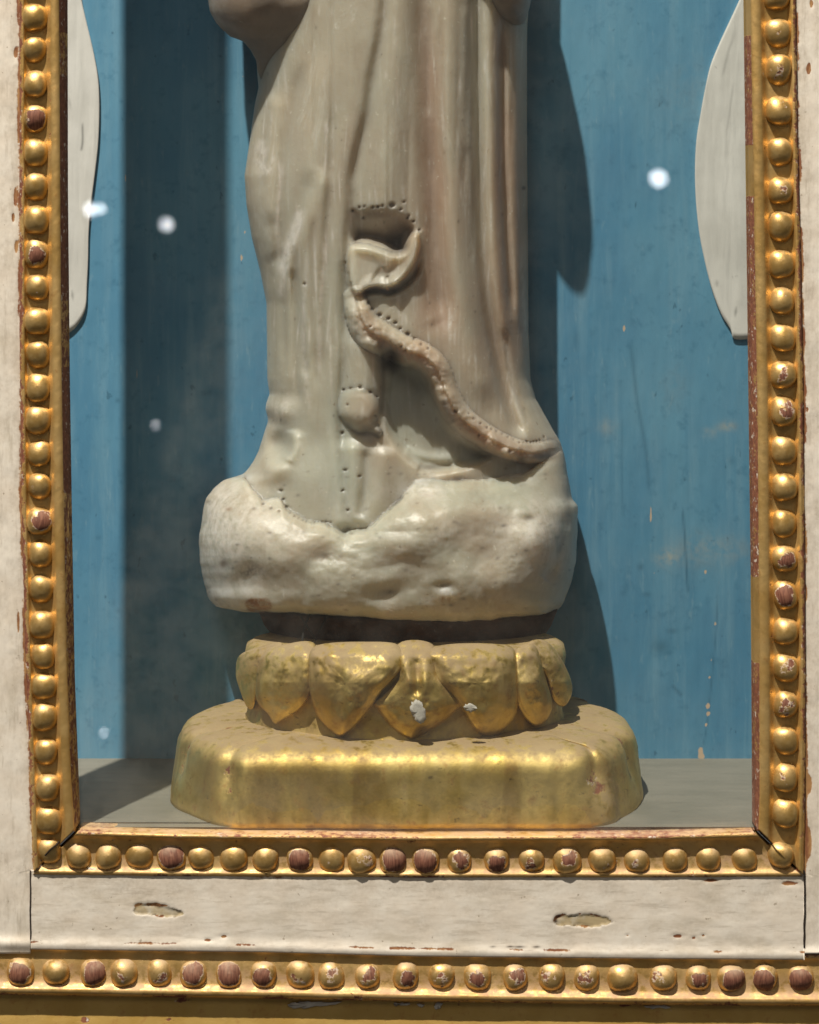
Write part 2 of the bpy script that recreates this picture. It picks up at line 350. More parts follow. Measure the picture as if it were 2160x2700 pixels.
# bottom rail
xs = np.concatenate([np.arange(81, 2122, 3.5), [2121.5]]); vs = np.linspace(0, 1, 64)
PX = np.repeat(xs[None], len(vs), 0); t_ = interp(xs, SILL_B)-14; b_ = interp(xs, LOW_T)+14
PY = t_[None]+(b_-t_)[None]*vs[:, None]
e1 = PY-(t_+14)[None]; e2 = (b_-14)[None]-PY
nz = fbm(PX/70, PY/50, 61); nf = fbm(PX/14, PY/5, 62)
wear = .34*np.exp(-(np.maximum(e1, 0)/7)**2)*(1+fbm(PX/90, PY/60, 63))+.60*np.exp(-((e2-6)/7)**2)*np.clip(.35+1.6*fbm(PX/70, PY/50, 64), 0, 1)
chipL = sdf(PX, PY, [(352, 2400), (372, 2384), (420, 2388), (455, 2396), (478, 2402), (480, 2414), (440, 2418), (400, 2412), (362, 2412)])
chipR = sdf(PX, PY, [(1462, 2428), (1475, 2416), (1530, 2412), (1570, 2412), (1612, 2426), (1598, 2438), (1560, 2444), (1520, 2440), (1475, 2440)])
chip = np.maximum(chipL, chipR)+4*fbm(PX/10, PY/8, 65)
gesso = 1.2*smooth(-3, 3, chip); edge = np.exp(-(chip/5.0)**2)*np.clip(.6+1.6*fbm(PX/22, PY/16, 66), 0, 1)
wear = wear+1.25*edge*np.clip(.55+1.2*fbm(PX/30, PY/20, 67), 0, 1)
for (x, y, rx, ry) in ((1787, 2469, 16, 6), (1830, 2473, 7, 4), (1855, 2467, 6, 4), (1655, 2466, 5, 3), (1875, 2323, 22, 4), (2080, 2330, 30, 8), (548, 2479, 12, 5), (590, 2470, 12, 6)): wear += blob(PX, PY, x, y, rx, ry, .8)
crk = edge*(chip > -1)*np.where(nf > 0, .8, .2)
for (x, y, rx, ry) in ((1370, 2497, 14, 3), (1345, 2496, 9, 2.5), (1415, 2497, 10, 3), (1300, 2497, 8, 2), (1465, 2429, 6, 6)): crk += blob(PX, PY, x, y+interp(x, LOW_T)*0, rx, ry, .95)
lip = np.exp(-((e2+2)/16)**2)
YD = -8+1.0*nz+.2*nf+3*smooth(-2, 4, chip)-5*lip+2*wear
grime = .33+.22*np.exp(-np.maximum(e1, 0)/22)+.15*nz
patch('rail', PX, PY, YD, WHITE_H, case, dict(wear=wear, grime=grime, gesso=gesso, crack=np.clip(crk, 0, 1)), back=108)
# the two dark joints between rail and uprights
for x0, x1, pts in ((78.6, 82.2, 0), (2119.6, 2123.6, 1)):
    ys = np.linspace(2296, 2500, 40); wob = 1.5*fbm(ys/40, ys*0, 71+pts)
    u = np.array([0, .5, 1.0]); PXj = (x0+(x1-x0)*u)[None]+wob[:, None]; PYj = np.repeat(ys[:, None], 3, 1)
    patch('joint', PXj, PYj, np.full(PXj.shape, -9.6)+0*PXj, DARKW, case, back=60)

# gilt mouldings
def prof(t, pts): return interp(t, pts)
BEADS = []
def upright_moulding(side):
    out, fil, gls = (L_OUT, L_FIL, L_GLS) if side < 0 else (R_OUT, R_FIL, R_GLS)
    ts = np.concatenate([[0, .01, .03, .07, .11, .14], np.linspace(.18, .72, 14), [.76, .79, .82, .87, .92, .97, 1.0]])
    pf = [(0, 2), (.03, 13), (.07, 19), (.11, 19), (.15, 12), (.2, 4), (.45, 0), (.68, 4), (.74, 12), (.79, 21), (.84, 24), (.95, 23), (1, 19)]
    ss = np.array([.02, .12, .3, .5, .75, 1.0])           # inner side, down to the glass
    v = np.concatenate([np.linspace(0, .55, 20), np.linspace(.56, 1, 560)])
    yend_o, yend_i = (2302, 2189) if side < 0 else (2309, 2187)
    T = np.concatenate([ts, 1+ss]); yend = np.where(T <= 1, yend_o+(yend_i-yend_o)*np.minimum(T, 1), yend_i+4)
    PY = TOP+(yend[None]-TOP)*v[:, None]
    v2 = np.where(PY > 0, PY, 0)
    xo, xf, xg = interp(PY, out), interp(PY, fil), interp(PY, gls)
    nz = fbm(PY/40+T[None]*3, PY*0+T[None]*5, 81+side)
    step = np.where(vnoise(PY/150+7*side, PY*0+.5, 83+side) > .5, 1, 0)   # broken laps of gilding on the inner side
    PX = np.where(T[None] <= 1, xo+(xf-xo)*np.minimum(T, 1)[None], xf+(xg-xf)*np.clip(T-1, 0, 1)[None])
    Yd = np.where(T[None] <= 1, -prof(np.minimum(T, 1), pf)[None], -19+(41)*np.clip(T-1, 0, 1)[None])
    Yd = Yd+1.0*nz+.8*fbm(PY/12, T[None]*9+0*PY, 87)
    PX = PX+np.where(T[None] < .03, 1.6*fbm(PY/18, PY*0, 85+side), 0)
    wear = .30+.28*np.exp(-(T[None]/.10)**2)*(1+fbm(PY/60, PY*0, 89))+.12*np.exp(-((T[None]-.78)/.04)**2)
    wear = wear+np.where(T[None] > 1.02, np.where(step > 0, .75, .22), 0)-np.where((T[None] > .78) & (T[None] < .98), .08, 0)
    if side > 0: wear = np.where(T[None] > 1.02, wear-np.where(PY < 2010, .45, -.3), wear)
    mo = patch('moulding', PX, PY, Yd, GOLDM, case, dict(wear=np.clip(wear, 0, 1)+0*PX, dust=0*PX+.05), back=72)
    mo['label'] = 'gilt beaded upright moulding on the %s of the glass' % ('left' if side < 0 else 'right')
    return mo
def level_moulding(top, bot, x0f, x1f, y_pf, seed, back, topface=True, dusty=.55):
    T, D = zip(*y_pf); T = np.array(T); D = np.array(D); u = np.linspace(0, 1, 760)
    if topface: T = np.concatenate([[0, 0, 0], T]); D = np.concatenate([[-21, -6, 10], D])
    x0 = np.array([x0f(t) for t in T]); x1 = np.array([x1f(t) for t in T])
    PX = x0[:, None]+(x1-x0)[:, None]*u[None]; yt, yb = interp(PX, top), interp(PX, bot); PY = yt+(yb-yt)*T[:, None]
    if topface:      # the top face is level: it rises in the picture only because it runs back to the glass
        base = yt+20; k = (np.array([1.0, .62, .32]+[0]*(len(T)-3)))
        PY = np.where(k[:, None] > 0, HOR+(base-HOR)*(1+(-D[3])/F*1.0)/(1-D[:, None]/F)+0*PX, PY)
        PY[3:] = base+(yb-base)[3:]*T[3:, None] if False else (base[3:]+(yb[3:]-base[3:])*T[3:, None])
    nz = fbm(PX/45, PY/12, seed); nf = fbm(PX/10, PY/6, seed+1)
    Yd = -D[:, None]+1.2*nz+.7*nf+0*PX
    wear = .30+.22*fbm(PX/120, PY/20, seed+2)+.22*np.exp(-((T[:, None]-.02)/.035)**2)+.25*np.exp(-((T[:, None]-.985)/.03)**2)*(1+fbm(PX/80, PY*0, seed+3))
    dust = 1.9*dusty*np.exp(-((T[:, None]-.62)/.24)**2)*np.clip(.75+.6*fbm(PX/30, PY/14, seed+6), 0, 1)+.25*(np.arange(len(T)) < 4)[:, None]
    return patch('moulding', PX, PY, Yd, GOLDM, case, dict(wear=np.clip(wear, 0, 1), dust=np.clip(dust+.2*nz, 0, 1)), back=back)
ML = upright_moulding(-1); MR = upright_moulding(1)
SILL_PF = [(0, 22), (.03, 24), (.08, 23), (.10, 17), (.16, 11), (.24, 7), (.32, 4), (.45, 2), (.6, 1), (.74, 2), (.82, 4), (.87, 10), (.90, 13), (.96, 12), (1.0, 2)]
MS = level_moulding(SILL_T, SILL_B, lambda t: 207-(207-84)*t, lambda t: 1990+(2120-1990)*t, SILL_PF, 101, 72)
MS['label'] = 'gilt beaded level moulding directly under the glass'
LOW_PF = [(0, 2), (.03, 6), (.06, 7), (.09, 2), (.14, -2), (.2, -3), (.3, 0), (.45, 2), (.6, 1), (.72, 3), (.80, 8), (.84, 15), (.88, 19), (.95, 18), (1.0, 4)]
MLOW = level_moulding(LOW_T, LOW_B, lambda t: -250, lambda t: 2420, LOW_PF, 121, 100, topface=False)
MLOW['label'] = 'gilt beaded level moulding along the foot of the case'
# dark open mitres at the two lower corners
def mitre(pts, wd_):
    p = cr(pts, 10); n = len(p); d = np.gradient(p, axis=0); nn = np.stack([-d[:, 1], d[:, 0]], 1)/np.linalg.norm(d, axis=1)[:, None]
    w = wd_*(1+.5*fbm(np.arange(n)/4.0, np.zeros(n), 131)); A = p+nn*w[:, None]; B = p-nn*w[:, None]
    PX = np.stack([A[:, 0], p[:, 0], B[:, 0]], 1); PY = np.stack([A[:, 1], p[:, 1], B[:, 1]], 1)
    patch('mitre_gap', PX, PY, np.full(PX.shape, 4.0), DARKW, case, back=68)
mitre([(199, 2180), (182, 2196), (160, 2215), (140, 2240), (120, 2262), (84, 2299)], 5)
mitre([(1996, 2180), (2010, 2194), (2040, 2222), (2065, 2245), (2090, 2275), (2120, 2309)], 5)

# beads: one object each, under the moulding that carries them
def bead_mesh(seed):
    r = np.random.default_rng(seed); nu, nv = 18, 9; V = []; cw = []
    for i in range(nv):
        a = (i/(nv-1))*math.pi*.56
        for j in range(nu):
            b = 2*math.pi*j/nu; rr = math.sin(a); x, z, y = rr*math.cos(b), rr*math.sin(b), -math.cos(a)
            sq = 1-.035*math.cos(4*b)*rr; k = 1+.022*math.sin(b*2+seed)+.02*math.sin(3*b+2*seed)*rr+.012*r.standard_normal()*(i > 0)
            V.append((x*sq*k, y*.82*(1+.05*math.sin(seed*3)), z*sq*k)); cw.append(max(0, math.cos(a))**1.4)
    Fc = [f[::-1] for f in grid_faces(nv, nu, 0, True).tolist()]
    me = bpy.data.meshes.new('bead'); me.from_pydata([tuple(33*S*c for c in v) for v in V], [], Fc); me.polygons.foreach_set('use_smooth', [True]*len(Fc))
    at = me.attributes.new('crown', 'FLOAT', 'POINT'); at.data.foreach_set('value', np.array(cw, np.float32)); me.materials.append(BEAD); return me
BM = [bead_mesh(k) for k in range(8)]
def bead(parent, px, py, r, rub, dusty, dep=1, tall=1.0):
    o = bpy.data.objects.new('bead', random.choice(BM)); C.objects.link(o); o.parent = parent
    k = r/33.0; Y = dep
    o.location = (wx(px, Y), Y*S, wz(py, Y)); o.rotation_euler = (random.uniform(-.3, .3), random.uniform(-.15, .15), random.uniform(-.3, .3))
    o.scale = (k*random.uniform(.98, 1.1), k*random.uniform(.92, 1.1), k*random.uniform(.98, 1.1)*tall); o['rub'] = float(rub); o['dusty'] = float(dusty)
LB = [-44, 46, 131, 221, 313, 403, 493, 580, 670, 758, 847, 936, 1021, 1107, 1194, 1282, 1374, 1460, 1554, 1648, 1729, 1810, 1890, 1982, 2076, 2164]
LBR = {221: .5, 313: 1.3, 403: .35, 670: 1.0, 758: .5, 847: .5, 1194: 0, 1282: .8, 1374: 1.15}
for y in LB: bead(ML, interp(y, [(0, 90), (900, 100), (1400, 106), (1815, 116), (2164, 128)]), y, random.uniform(33, 36), LBR.get(y, random.uniform(.1, .5))*.6, .2, -2, 1.1)
RB = [-8, 88, 184, 292, 401, 503, 597, 697, 793, 890, 988, 1084, 1188, 1284, 1380, 1472, 1568, 1664, 1760, 1857, 1953, 2050, 2143]
RBR = {88: .7, 184: .8, 292: .6, 503: .8, 793: .65, 988: .8, 1084: .9, 1472: 1.0, 1568: 1.1, 1760: .85, 1857: .9, 2050: .8}
for y in RB: bead(MR, interp(y, [(0, 2048), (88, 2052), (900, 2064), (1760, 2072), (2143, 2070)]), y, random.uniform(34, 37), RBR.get(y, random.uniform(.1, .5))*.6, .2, -2, 1.1)
SB = [209, 287, 369, 453, 532, 616, 701, 791, 873, 955, 1036, 1123, 1212, 1309, 1400, 1496, 1588, 1678, 1778, 1866, 1960]
SBR = {369: .5, 453: 1.6, 701: .6, 791: 1.5, 873: .7, 955: .75, 1036: 2.0, 1123: 1.6, 1212: 1.0, 1309: 1.2, 1400: .8, 1496: .95, 1588: .75, 1678: .8, 1778: .6}
for x in SB: bead(MS, x, interp(x, [(209, 2254), (700, 2260), (1100, 2265), (1960, 2264)]), random.uniform(35, 39), SBR.get(x, random.uniform(.2, .5))*.58, .75, 8)
OB = [-36, 56, 148, 247, 328, 422, 511, 604, 695, 791, 874, 970, 1071, 1164, 1258, 1359, 1453, 1546, 1640, 1747, 1841, 1928, 2016, 2110, 2205]
OBR = {56: 1.2, 148: .3, 247: 1.5, 328: .7, 511: 1.2, 604: 1.6, 695: 1.1, 1928: 1.6, 2016: 1.8, 2110: 1.9, 1841: 1.0, 1640: .4}
for x in OB: bead(MLOW, x, interp(x, [(0, 2560), (1100, 2573), (2160, 2577)]), random.uniform(35, 39), OBR.get(x, random.uniform(.75, 1.0))*.62, .7, 7)
bead(ML, 130, 2243, 33, .2, .3, 0); bead(MR, 2058, 2254, 36, .15, .3, 0)
def bead_crack(par, pts):            # the mitre crack runs on over the corner bead
    p = cr(pts, 5); V = []; 
    for i, (a, b, y) in enumerate(p):
        for da, db, dy in ((-1.6, -1.6, 1), (1.6, 1.6, 1), (1.6, 1.6, 7), (-1.6, -1.6, 7)): V.append(W(a+da, b+db, y+dy))
    mesh_obj('crack', np.array(V), grid_faces(len(p), 4, 0, True).tolist()+[[0, 1, 2, 3], [len(V)-4+k for k in (3, 2, 1, 0)]], DARKW, par)
bead_crack(ML, [(156, 2219, -12), (146, 2230, -27), (132, 2241, -31), (120, 2255, -26), (108, 2270, -12)])
bead_crack(MR, [(2032, 2218, -10), (2044, 2234, -28), (2058, 2250, -34), (2074, 2268, -27), (2086, 2282, -12)])

# apron below the lower moulding
xs = np.arange(-250, 2421, 8.0); vs = np.linspace(0, 1, 34); PX = np.repeat(xs[None], len(vs), 0); t_ = interp(xs, LOW_B)-6; PY = t_[None]+(2860-t_)[None]*vs[:, None]
gs = .28+.12*fbm(PX/200, PY/40, 141)
for (x, y, rx, ry) in ((225, 2690, 12, 5), (445, 2686, 6, 4), (480, 2636, 14, 5), (1650, 2650, 10, 3)): gs += blob(PX, PY, x, y, rx, ry, .6)
patch('apron', PX, PY, 14-.13*(PY-2640)+1.5*fbm(PX/160, PY/50, 142), APRON, case, dict(wear=gs, dust=0*PX+.15), back=100)

# white losses of gesso along the foot of the lower moulding
def flake(poly, Y, name='gesso_loss', par=case, th=5):
    p = cr(poly, 5, True); p = p+RNG.normal(0, 1.6, p.shape); n = len(p); c = p.mean(0); V = [W(c[0], c[1], Y-.8)]; Fc = []
    for r_, yy in ((.6, Y-.8), (1.0, Y), (1.0, Y+th)):
        q = c+(p-c)*r_; V += [W(a, b, yy) for a, b in q]
    for i in range(n):
        j = (i+1) % n; Fc.append([0, 1+i, 1+j]); Fc.append([1+i, 1+n+i, 1+n+j, 1+j]); Fc.append([1+n+i, 1+2*n+i, 1+2*n+j, 1+n+j])
    return mesh_obj(name, np.array(V), Fc, CHIP, par)
flake([(762, 2648), (800, 2641), (860, 2643), (905, 2642), (860, 2652), (790, 2658), (765, 2657)], 8)
flake([(1040, 2646), (1075, 2644), (1078, 2649), (1045, 2651)], 8)
flake([(1098, 2648), (1120, 2650), (1112, 2656)], 8)
flake([(1148, 2646), (1168, 2646), (1158, 2660), (1148, 2660)], 8)
flake([(1700, 2653), (1745, 2650), (1770, 2656), (1720, 2660)], 8)
flake([(228, 2293), (240, 2289), (254, 2294), (250, 2302), (232, 2301)], -8)

# inside of the case: back board, floor, white shaped panels
xs = np.concatenate([np.linspace(-700, 60, 30), np.arange(66, 2110, 5.0), np.linspace(2116, 2800, 30)])
ys = np.concatenate([np.linspace(-900, -20, 40), np.arange(-14, 2030, 5.0)])
PX, PY = np.meshgrid(xs, ys)
chip = np.zeros_like(PX); stain = np.zeros_like(PX); fade = np.zeros_like(PX)
for (x, y, rx, ry, a) in ((1646, 866, 5, 12, .9), (1718, 1345, 3, 22, .9), (1716, 1368, 4, 14, .7), (1860, 1508, 5, 7, .9), (1848, 1980, 8, 14, .9), (1850, 1996, 14, 8, .7), (1887, 1645, 4, 6, .9), (1877, 1740, 3, 6, .8), (1872, 1786, 4, 4, .7), (1866, 1862, 5, 6, .9), (1868, 1882, 4, 5, .8), (1862, 1912, 3, 5, .8), (1895, 1538, 3, 3, .9), (1724, 1512, 3, 4, .9), (645, 612, 4, 6, .8), (638, 680, 4, 16, .7), (641, 202, 5, 3, .8), (568, 255, 4, 3, .6), (330, 470, 3, 22, .6), (362, 985, 4, 25, .6), (310, 255, 2, 9, .6), (225, 860, 8, 6, .5), (1890, 1560, 3, 40, .35), (1870, 1850, 3, 90, .36), (1864, 1900, 3, 60, .40)):
    chip += blob(PX, PY, x, y, rx, ry, a)
for pts, w, a in (([(1660, 880), (1680, 1050), (1705, 1200), (1712, 1310)], 5, .45), ([(1800, 1330), (1806, 1420), (1812, 1520), (1815, 1570)], 3, .75), ([(1640, 1080), (1640, 1260), (1645, 1380)], 3, .3), ([(1770, 1560), (1800, 1835)], 1, 0), ([(1770, 1805), (1800, 1836)], 4, .6), ([(1500, 320), (1570, 200)], 2, .25), ([(1895, 1520), (1890, 1640), (1880, 1760), (1866, 1900), (1850, 1990)], 2.2, .5)):
    stain += ridge(PX, PY, pts, w, a)
for (x, y, rx, ry, a) in ((1743, 1706, 22, 22, .6), (1772, 1664, 16, 7, .5), (1690, 1495, 8, 9, .6), (1706, 1567, 12, 7, .5), (1580, 1545, 14, 20, .35), (1930, 1215, 10, 12, .35), (1806, 1264, 4, 4, .9), (310, 1056, 6, 6, .6), (260, 1418, 8, 6, .4), (312, 1610, 8, 8, .4), (300, 1590, 6, 12, .3), (1520, 900, 8, 30, .3)):
    stain += blob(PX, PY, x, y, rx, ry, a)
for (x, y, rx, ry, a) in ((1918, 1125, 22, 13, .65), (1870, 1140, 24, 14, .35), (1760, 1470, 30, 20, .7), (1830, 1450, 60, 45, .3), (1920, 1450, 60, 35, .3), (1600, 1125, 24, 20, .35), (1780, 1020, 40, 60, .12), (1840, 250, 120, 90, .12)):
    fade += blob(PX, PY, x, y, rx, ry, a)
YD = BACK+2.0*fbm(PX/90, PY/400, 151)+1*fbm(PX/20, PY/90, 152)
bb = patch('back_board', PX, PY, YD, BLUE, case, dict(chip=chip, stain=np.clip(stain, 0, 1), fade=np.clip(fade, 0, 1)), back=BACK+60)
xs = np.linspace(-1500, 1500, 80); yy = np.linspace(35, BACK+2, 50); XX, YY = np.meshgrid(xs, yy)
V = np.stack([XX*S, YY*S, 1.5*S*fbm(XX/300, YY/60, 161)], -1).reshape(-1, 3); k0 = len(V)
mesh_obj('floor_board', V, grid_faces(50, 80).tolist(), FLOORM, case)
def wing(poly, lab, cracks=()):
    p = cr(poly, 5, True); n = len(p); c = p.mean(0); rs = np.linspace(.04, 1, 26); V = []; ck = []
    for r_ in rs:
        q = c+(p-c)*r_; V.append(W(q[:, 0], q[:, 1], BACK-9-2*(1-r_**6)-3.5*fbm(q[:, 0]/26, q[:, 1]/260, 301)*(1-r_**8))); ck.append(sum(ridge(q[:, 0], q[:, 1], l_, w_, a_) for l_, w_, a_ in cracks)+0*q[:, 0])
    V.append(W(p[:, 0], p[:, 1], np.full(n, BACK-1))); ck.append(0*p[:, 0]); V = np.concatenate(V)
    Fc = grid_faces(len(rs)+1, n, 0, True)[:, ::-1].tolist()+[list(range(n))]
    o = mesh_obj('shaped_panel', V, Fc, PANEL, case, dict(crack=np.clip(np.concatenate(ck), 0, 1))); o['label'] = lab
wing([(170, -180), (205, -60), (215, 0), (228, 58), (246, 134), (259, 209), (262, 284), (259, 376), (250, 459), (242, 522), (234, 605), (232, 689), (229, 752), (225, 814), (205, 856), (173, 881), (90, 900), (60, 500), (60, 0), (90, -150)], 'white curved panel on the blue back board at the left edge', [([(217, 320), (218, 370), (214, 400)], 3, .8), ([(172, 778), (185, 776), (200, 780)], 3, .7), ([(185, 265), (183, 285)], 3, .4)])
wing([(1985, -90), (1962, -30), (1948, 4), (1923, 58), (1894, 121), (1873, 175), (1858, 242), (1846, 309), (1837, 367), (1833, 438), (1835, 522), (1843, 605), (1856, 676), (1877, 760), (1902, 827), (1927, 868), (1937, 893), (1985, 893), (2080, 880), (2110, 400), (2080, -60)], 'white curved panel on the blue back board at the right edge', [([(1940, 80), (1920, 140), (1905, 205)], 3.5, .35), ([(1933, 225), (1925, 290), (1915, 360)], 3, .3), ([(1938, 828), (1942, 812), (1955, 806)], 3, .8), ([(1892, 735), (1891, 750)], 5, .5), ([(1905, 720), (1903, 724)], 3, .6)])

# glass front
xs = np.linspace(120, 2060, 60); ys = np.concatenate([np.linspace(TOP, -80, 12), np.linspace(-60, 2210, 110)]); PX, PY = np.meshgrid(xs, ys)
dust = .0005+.05*np.exp(-np.maximum(2190-PY, 0)/110)+.012*np.exp(-np.maximum(2190-PY, 0)/450)
gp = patch('glass_pane', PX, PY, np.full(PX.shape, 22.0), GLASS, case, dict(dust=dust), back=34)
gp.data.polygons.foreach_set('use_smooth', [False]*len(gp.data.polygons))

# ------------------------------------------------------------------ the gilt lotus pedestal
ped = empty('lotus_pedestal', (wx(1065, 420), 420*S, 0), 'worn gilt lotus pedestal with drooping petals on a chamfered slab under the stone statue', 'pedestal')
parts = []
def slab():
    pl = [(-478, 52), (-300, 43), (0, 40), (300, 43), (495, 52), (560, 135), (614, 250), (640, 380), (632, 560), (560, 690), (495, 770), (0, 785), (-478, 770), (-575, 690), (-645, 560), (-655, 380), (-632, 250), (-560, 135)]
    p = cr(pl, 14, True)
    for _ in range(1): p = (np.roll(p, 1, 0)+2*p+np.roll(p, -1, 0))/4
    n = len(p); c = np.array([0, 410.0]); tg = np.roll(p, -1, 0)-np.roll(p, 1, 0); nr = np.stack([tg[:, 1], -tg[:, 0]], 1)/np.linalg.norm(tg, axis=1)[:, None]
    if ((p+nr-c)**2).sum() < ((p-c)**2).sum(): nr = -nr
    pr = [(-14, -2, 1), (-14, 12, 1), (-10, 40, 1), (-6, 70, 1), (-2, 95, 1), (0, 118, 1), (2, 138, 1), (5, 154, 1), (11, 168, 1), (20, 180, 1), (33, 190, 1), (50, 198, 1), (70, 203, 1), (70, 207, .93), (70, 209, .84), (70, 212, .7), (70, 217, .55), (70, 221, .4), (70, 224, .2), (70, 225, .02)]
    V = []; wear = []; dust = []
    for ins, z, k in pr:
        cor = sum(np.exp(-((p[:, 0]-x)/30)**2-((p[:, 1]-y)/50)**2) for x, y in ((-490, 62), (505, 62), (618, 262), (-637, 262)))
        fl = -9*sum(np.exp(-((p[:, 0]-x)/9)**2) for x in (-240, 60, 205, 395))*(p[:, 1] < 300)*(.4+.6*fbm(p[:, 0]*0+z/60, p[:, 0]/200, 174)**2)+4*fbm(p[:, 0]/120, p[:, 1]/120, 175)+2.6*fbm(p[:, 0]/70+z/200, p[:, 1]/70+z/90, 171)+1.5*fbm(p[:, 0]/18, p[:, 1]/30+z/20, 170)
        q = p-nr*(ins-fl+20*cor*math.exp(-((z-140)/60)**2)*1.3)[:, None]; q = c+(q-c)*k
        zz = z+(3*fbm(q[:, 0]/90, q[:, 1]/60, 172) if z > 120 else 0)-8*cor*smooth(110, 170, np.float64(z))*(k > .9)
        V.append(np.stack([q[:, 0]*S, q[:, 1]*S, (zz+0*q[:, 0])*S], 1))
        w = .22+.16*fbm(q[:, 0]/60, q[:, 1]*0+z/200, 173)+.2*cor*(z > 90)+.16*np.exp(-((q[:, 0]-520)/60)**2-((z-75)/60)**2)
        wear.append(w); dust.append(.02+.7*smooth(190, 206, np.float64(z))+.2*smooth(50, 0, np.float64(z))+.8*np.exp(-((q[:, 0]-530)/50)**2-((z-75)/60)**2)+0*w)
    V = np.concatenate(V); Fc = grid_faces(len(pr), n, 0, True).tolist()+[[(len(pr)-1)*n+i for i in range(n)]]+[list(range(n))[::-1]]
    return mesh_obj('slab', V, Fc, PED, None, dict(wear=np.clip(np.concatenate(wear), 0, 1), dust=np.concatenate(dust)))
parts.append(slab())
# bell of the lotus and the dark seat above it; cx, widths in photo pixels, depth about the middle
def lotus_front(px, py):
    s = np.clip((px-1068)/460.0, -1, 1); k = interp(py, [(1690, .80), (1730, .93), (1800, 1.0), (1880, .96), (1960, .90)])
    return 440-300*k*np.sqrt(np.maximum(1-s*s, .0))
def ring(name, rows, mat, cx=0.0, cy=440.0, attrs=True, seed=0):
    n = 96; th = np.linspace(0, 2*math.pi, n, endpoint=False); V = []
    for rx, ry, z in rows:
        k = 1+.012*fbm(3*np.cos(th)+9, 3*np.sin(th)+z/50+9, seed)
        V.append(np.stack([(cx+rx*k*np.cos(th))*S, (cy+ry*k*np.sin(th))*S, np.full(n, z*S)], 1))
    V = np.concatenate(V); Fc = grid_faces(len(rows), n, 0, True).tolist()+[[(len(rows)-1)*n+i for i in range(n)]]
    return mesh_obj(name, V, Fc, mat, None, dict(wear=np.full(len(V), .25), dust=np.full(len(V), .4)))
def zpx(py, Y): return wz(py, Y)/S
parts.append(ring('bell', [(452, 300, 205), (446, 294, 225), (440, 288, 270), (448, 292, 340), (456, 296, 385), (450, 288, 412), (430, 266, 424), (300, 180, 422)], PED, -12, seed=181))
parts.append(ring('seat', [(400, 190, 415), (418, 200, 440), (428, 206, 465), (436, 212, 482), (430, 210, 490)], NECK, -5, 600.0, seed=182))
def petal(poly, c, depth, bulge, wear=.24, groove=None, tip=None, back=40, keel=None, lab=None, patchspots=(), rib=0):
    p = cr(poly, 7, True); n = len(p); c = np.array(c, float); rs = np.concatenate([np.linspace(.03, .9, 22), [.93, .96, .985, 1.0]]); V = []; wr = []; du = []
    for r_ in rs:
        q = c+(p-c)*r_; sd = 1-r_
        h = bulge*(.35*(1-r_**2)+.65*(1-r_**7)**.6)
        Y = np.array([depth(a, b) for a, b in q])-h
        if groove: Y = Y+ridge(q[:, 0], q[:, 1], groove, 10, 10)-ridge(q[:, 0], q[:, 1], [(a+24, b) for a, b in groove], 12, 6)-ridge(q[:, 0], q[:, 1], [(a-24, b) for a, b in groove], 12, 6)
        if keel: Y = Y-4*np.exp(-(dline(q[:, 0], q[:, 1], keel)[0]/22)**2)*(1-r_**6)
        Y = Y+2.5*np.exp(-((r_-.86)/.06)**2)-1.5*np.exp(-((r_-.95)/.04)**2)      # a shallow groove inside a raised rim
        Y = Y+11*fbm(q[:, 0]/50, q[:, 1]/50, 191)+2*fbm(q[:, 0]/12, q[:, 1]/12, 193)
        V.append(W(q[:, 0], q[:, 1], Y))
        w = wear+.12*fbm(q[:, 0]/40, q[:, 1]/30, 192); 
        wr.append(w); du.append(.08+.6*smooth(1850, 1720, q[:, 1]))
    V.append(W(p[:, 0], p[:, 1], np.array([depth(a, b) for a, b in p])+back)); wr.append(wr[-1]); du.append(du[-1])
    V = np.concatenate(V); Fc = grid_faces(len(rs)+1, n, 0, True)[:, ::-1].tolist()+[list(range(n))]
    o = mesh_obj('petal', V, Fc, PED, None, dict(wear=np.concatenate(wr), dust=np.concatenate(du))); parts.append(o); return o
dep = lambda off: (lambda px, py: float(lotus_front(px, py))+off)
# front row from left to right: outlines as they stand in the photo
petal([(632, 1728), (690, 1704), (745, 1698), (720, 1780), (680, 1830), (668, 1868), (650, 1862), (630, 1812), (622, 1775)], (672, 1785), dep(10), 26)
petal([(688, 1730), (740, 1702), (826, 1694), (836, 1760), (818, 1830), (790, 1870), (745, 1900), (724, 1908), (708, 1884), (678, 1850), (672, 1800)], (748, 1800), dep(-6), 34, keel=[(748, 1760), (740, 1840), (728, 1908)])
petal([(816, 1722), (850, 1698), (960, 1692), (1050, 1700), (1068, 1750), (1010, 1820), (975, 1870), (930, 1922), (900, 1944), (868, 1922), (832, 1880), (818, 1830), (812, 1780)], (915, 1805), dep(-26), 42, keel=[(930, 1790), (915, 1860), (904, 1940)])
petal([(1050, 1698), (1140, 1698), (1165, 1780), (1218, 1850), (1206, 1872), (1150, 1918), (1092, 1950), (1076, 1948), (1034, 1918), (996, 1872), (990, 1850), (1050, 1790)], (1103, 1850), dep(-16), 46, keel=[(1098, 1850), (1096, 1945)], groove=[(1098, 1735), (1100, 1780), (1100, 1835)])
petal([(1128, 1715), (1190, 1698), (1310, 1698), (1358, 1716), (1366, 1800), (1362, 1880), (1330, 1925), (1292, 1946), (1252, 1920), (1205, 1850), (1150, 1790), (1136, 1755)], (1262, 1800), dep(-26), 42, keel=[(1265, 1790), (1285, 1860), (1295, 1940)])
petal([(1356, 1730), (1372, 1702), (1414, 1706), (1440, 1790), (1456, 1850), (1450, 1885), (1422, 1916), (1390, 1900), (1366, 1860), (1358, 1800)], (1405, 1812), dep(-16), 34, wear=.34, keel=[(1408, 1800), (1420, 1910)])
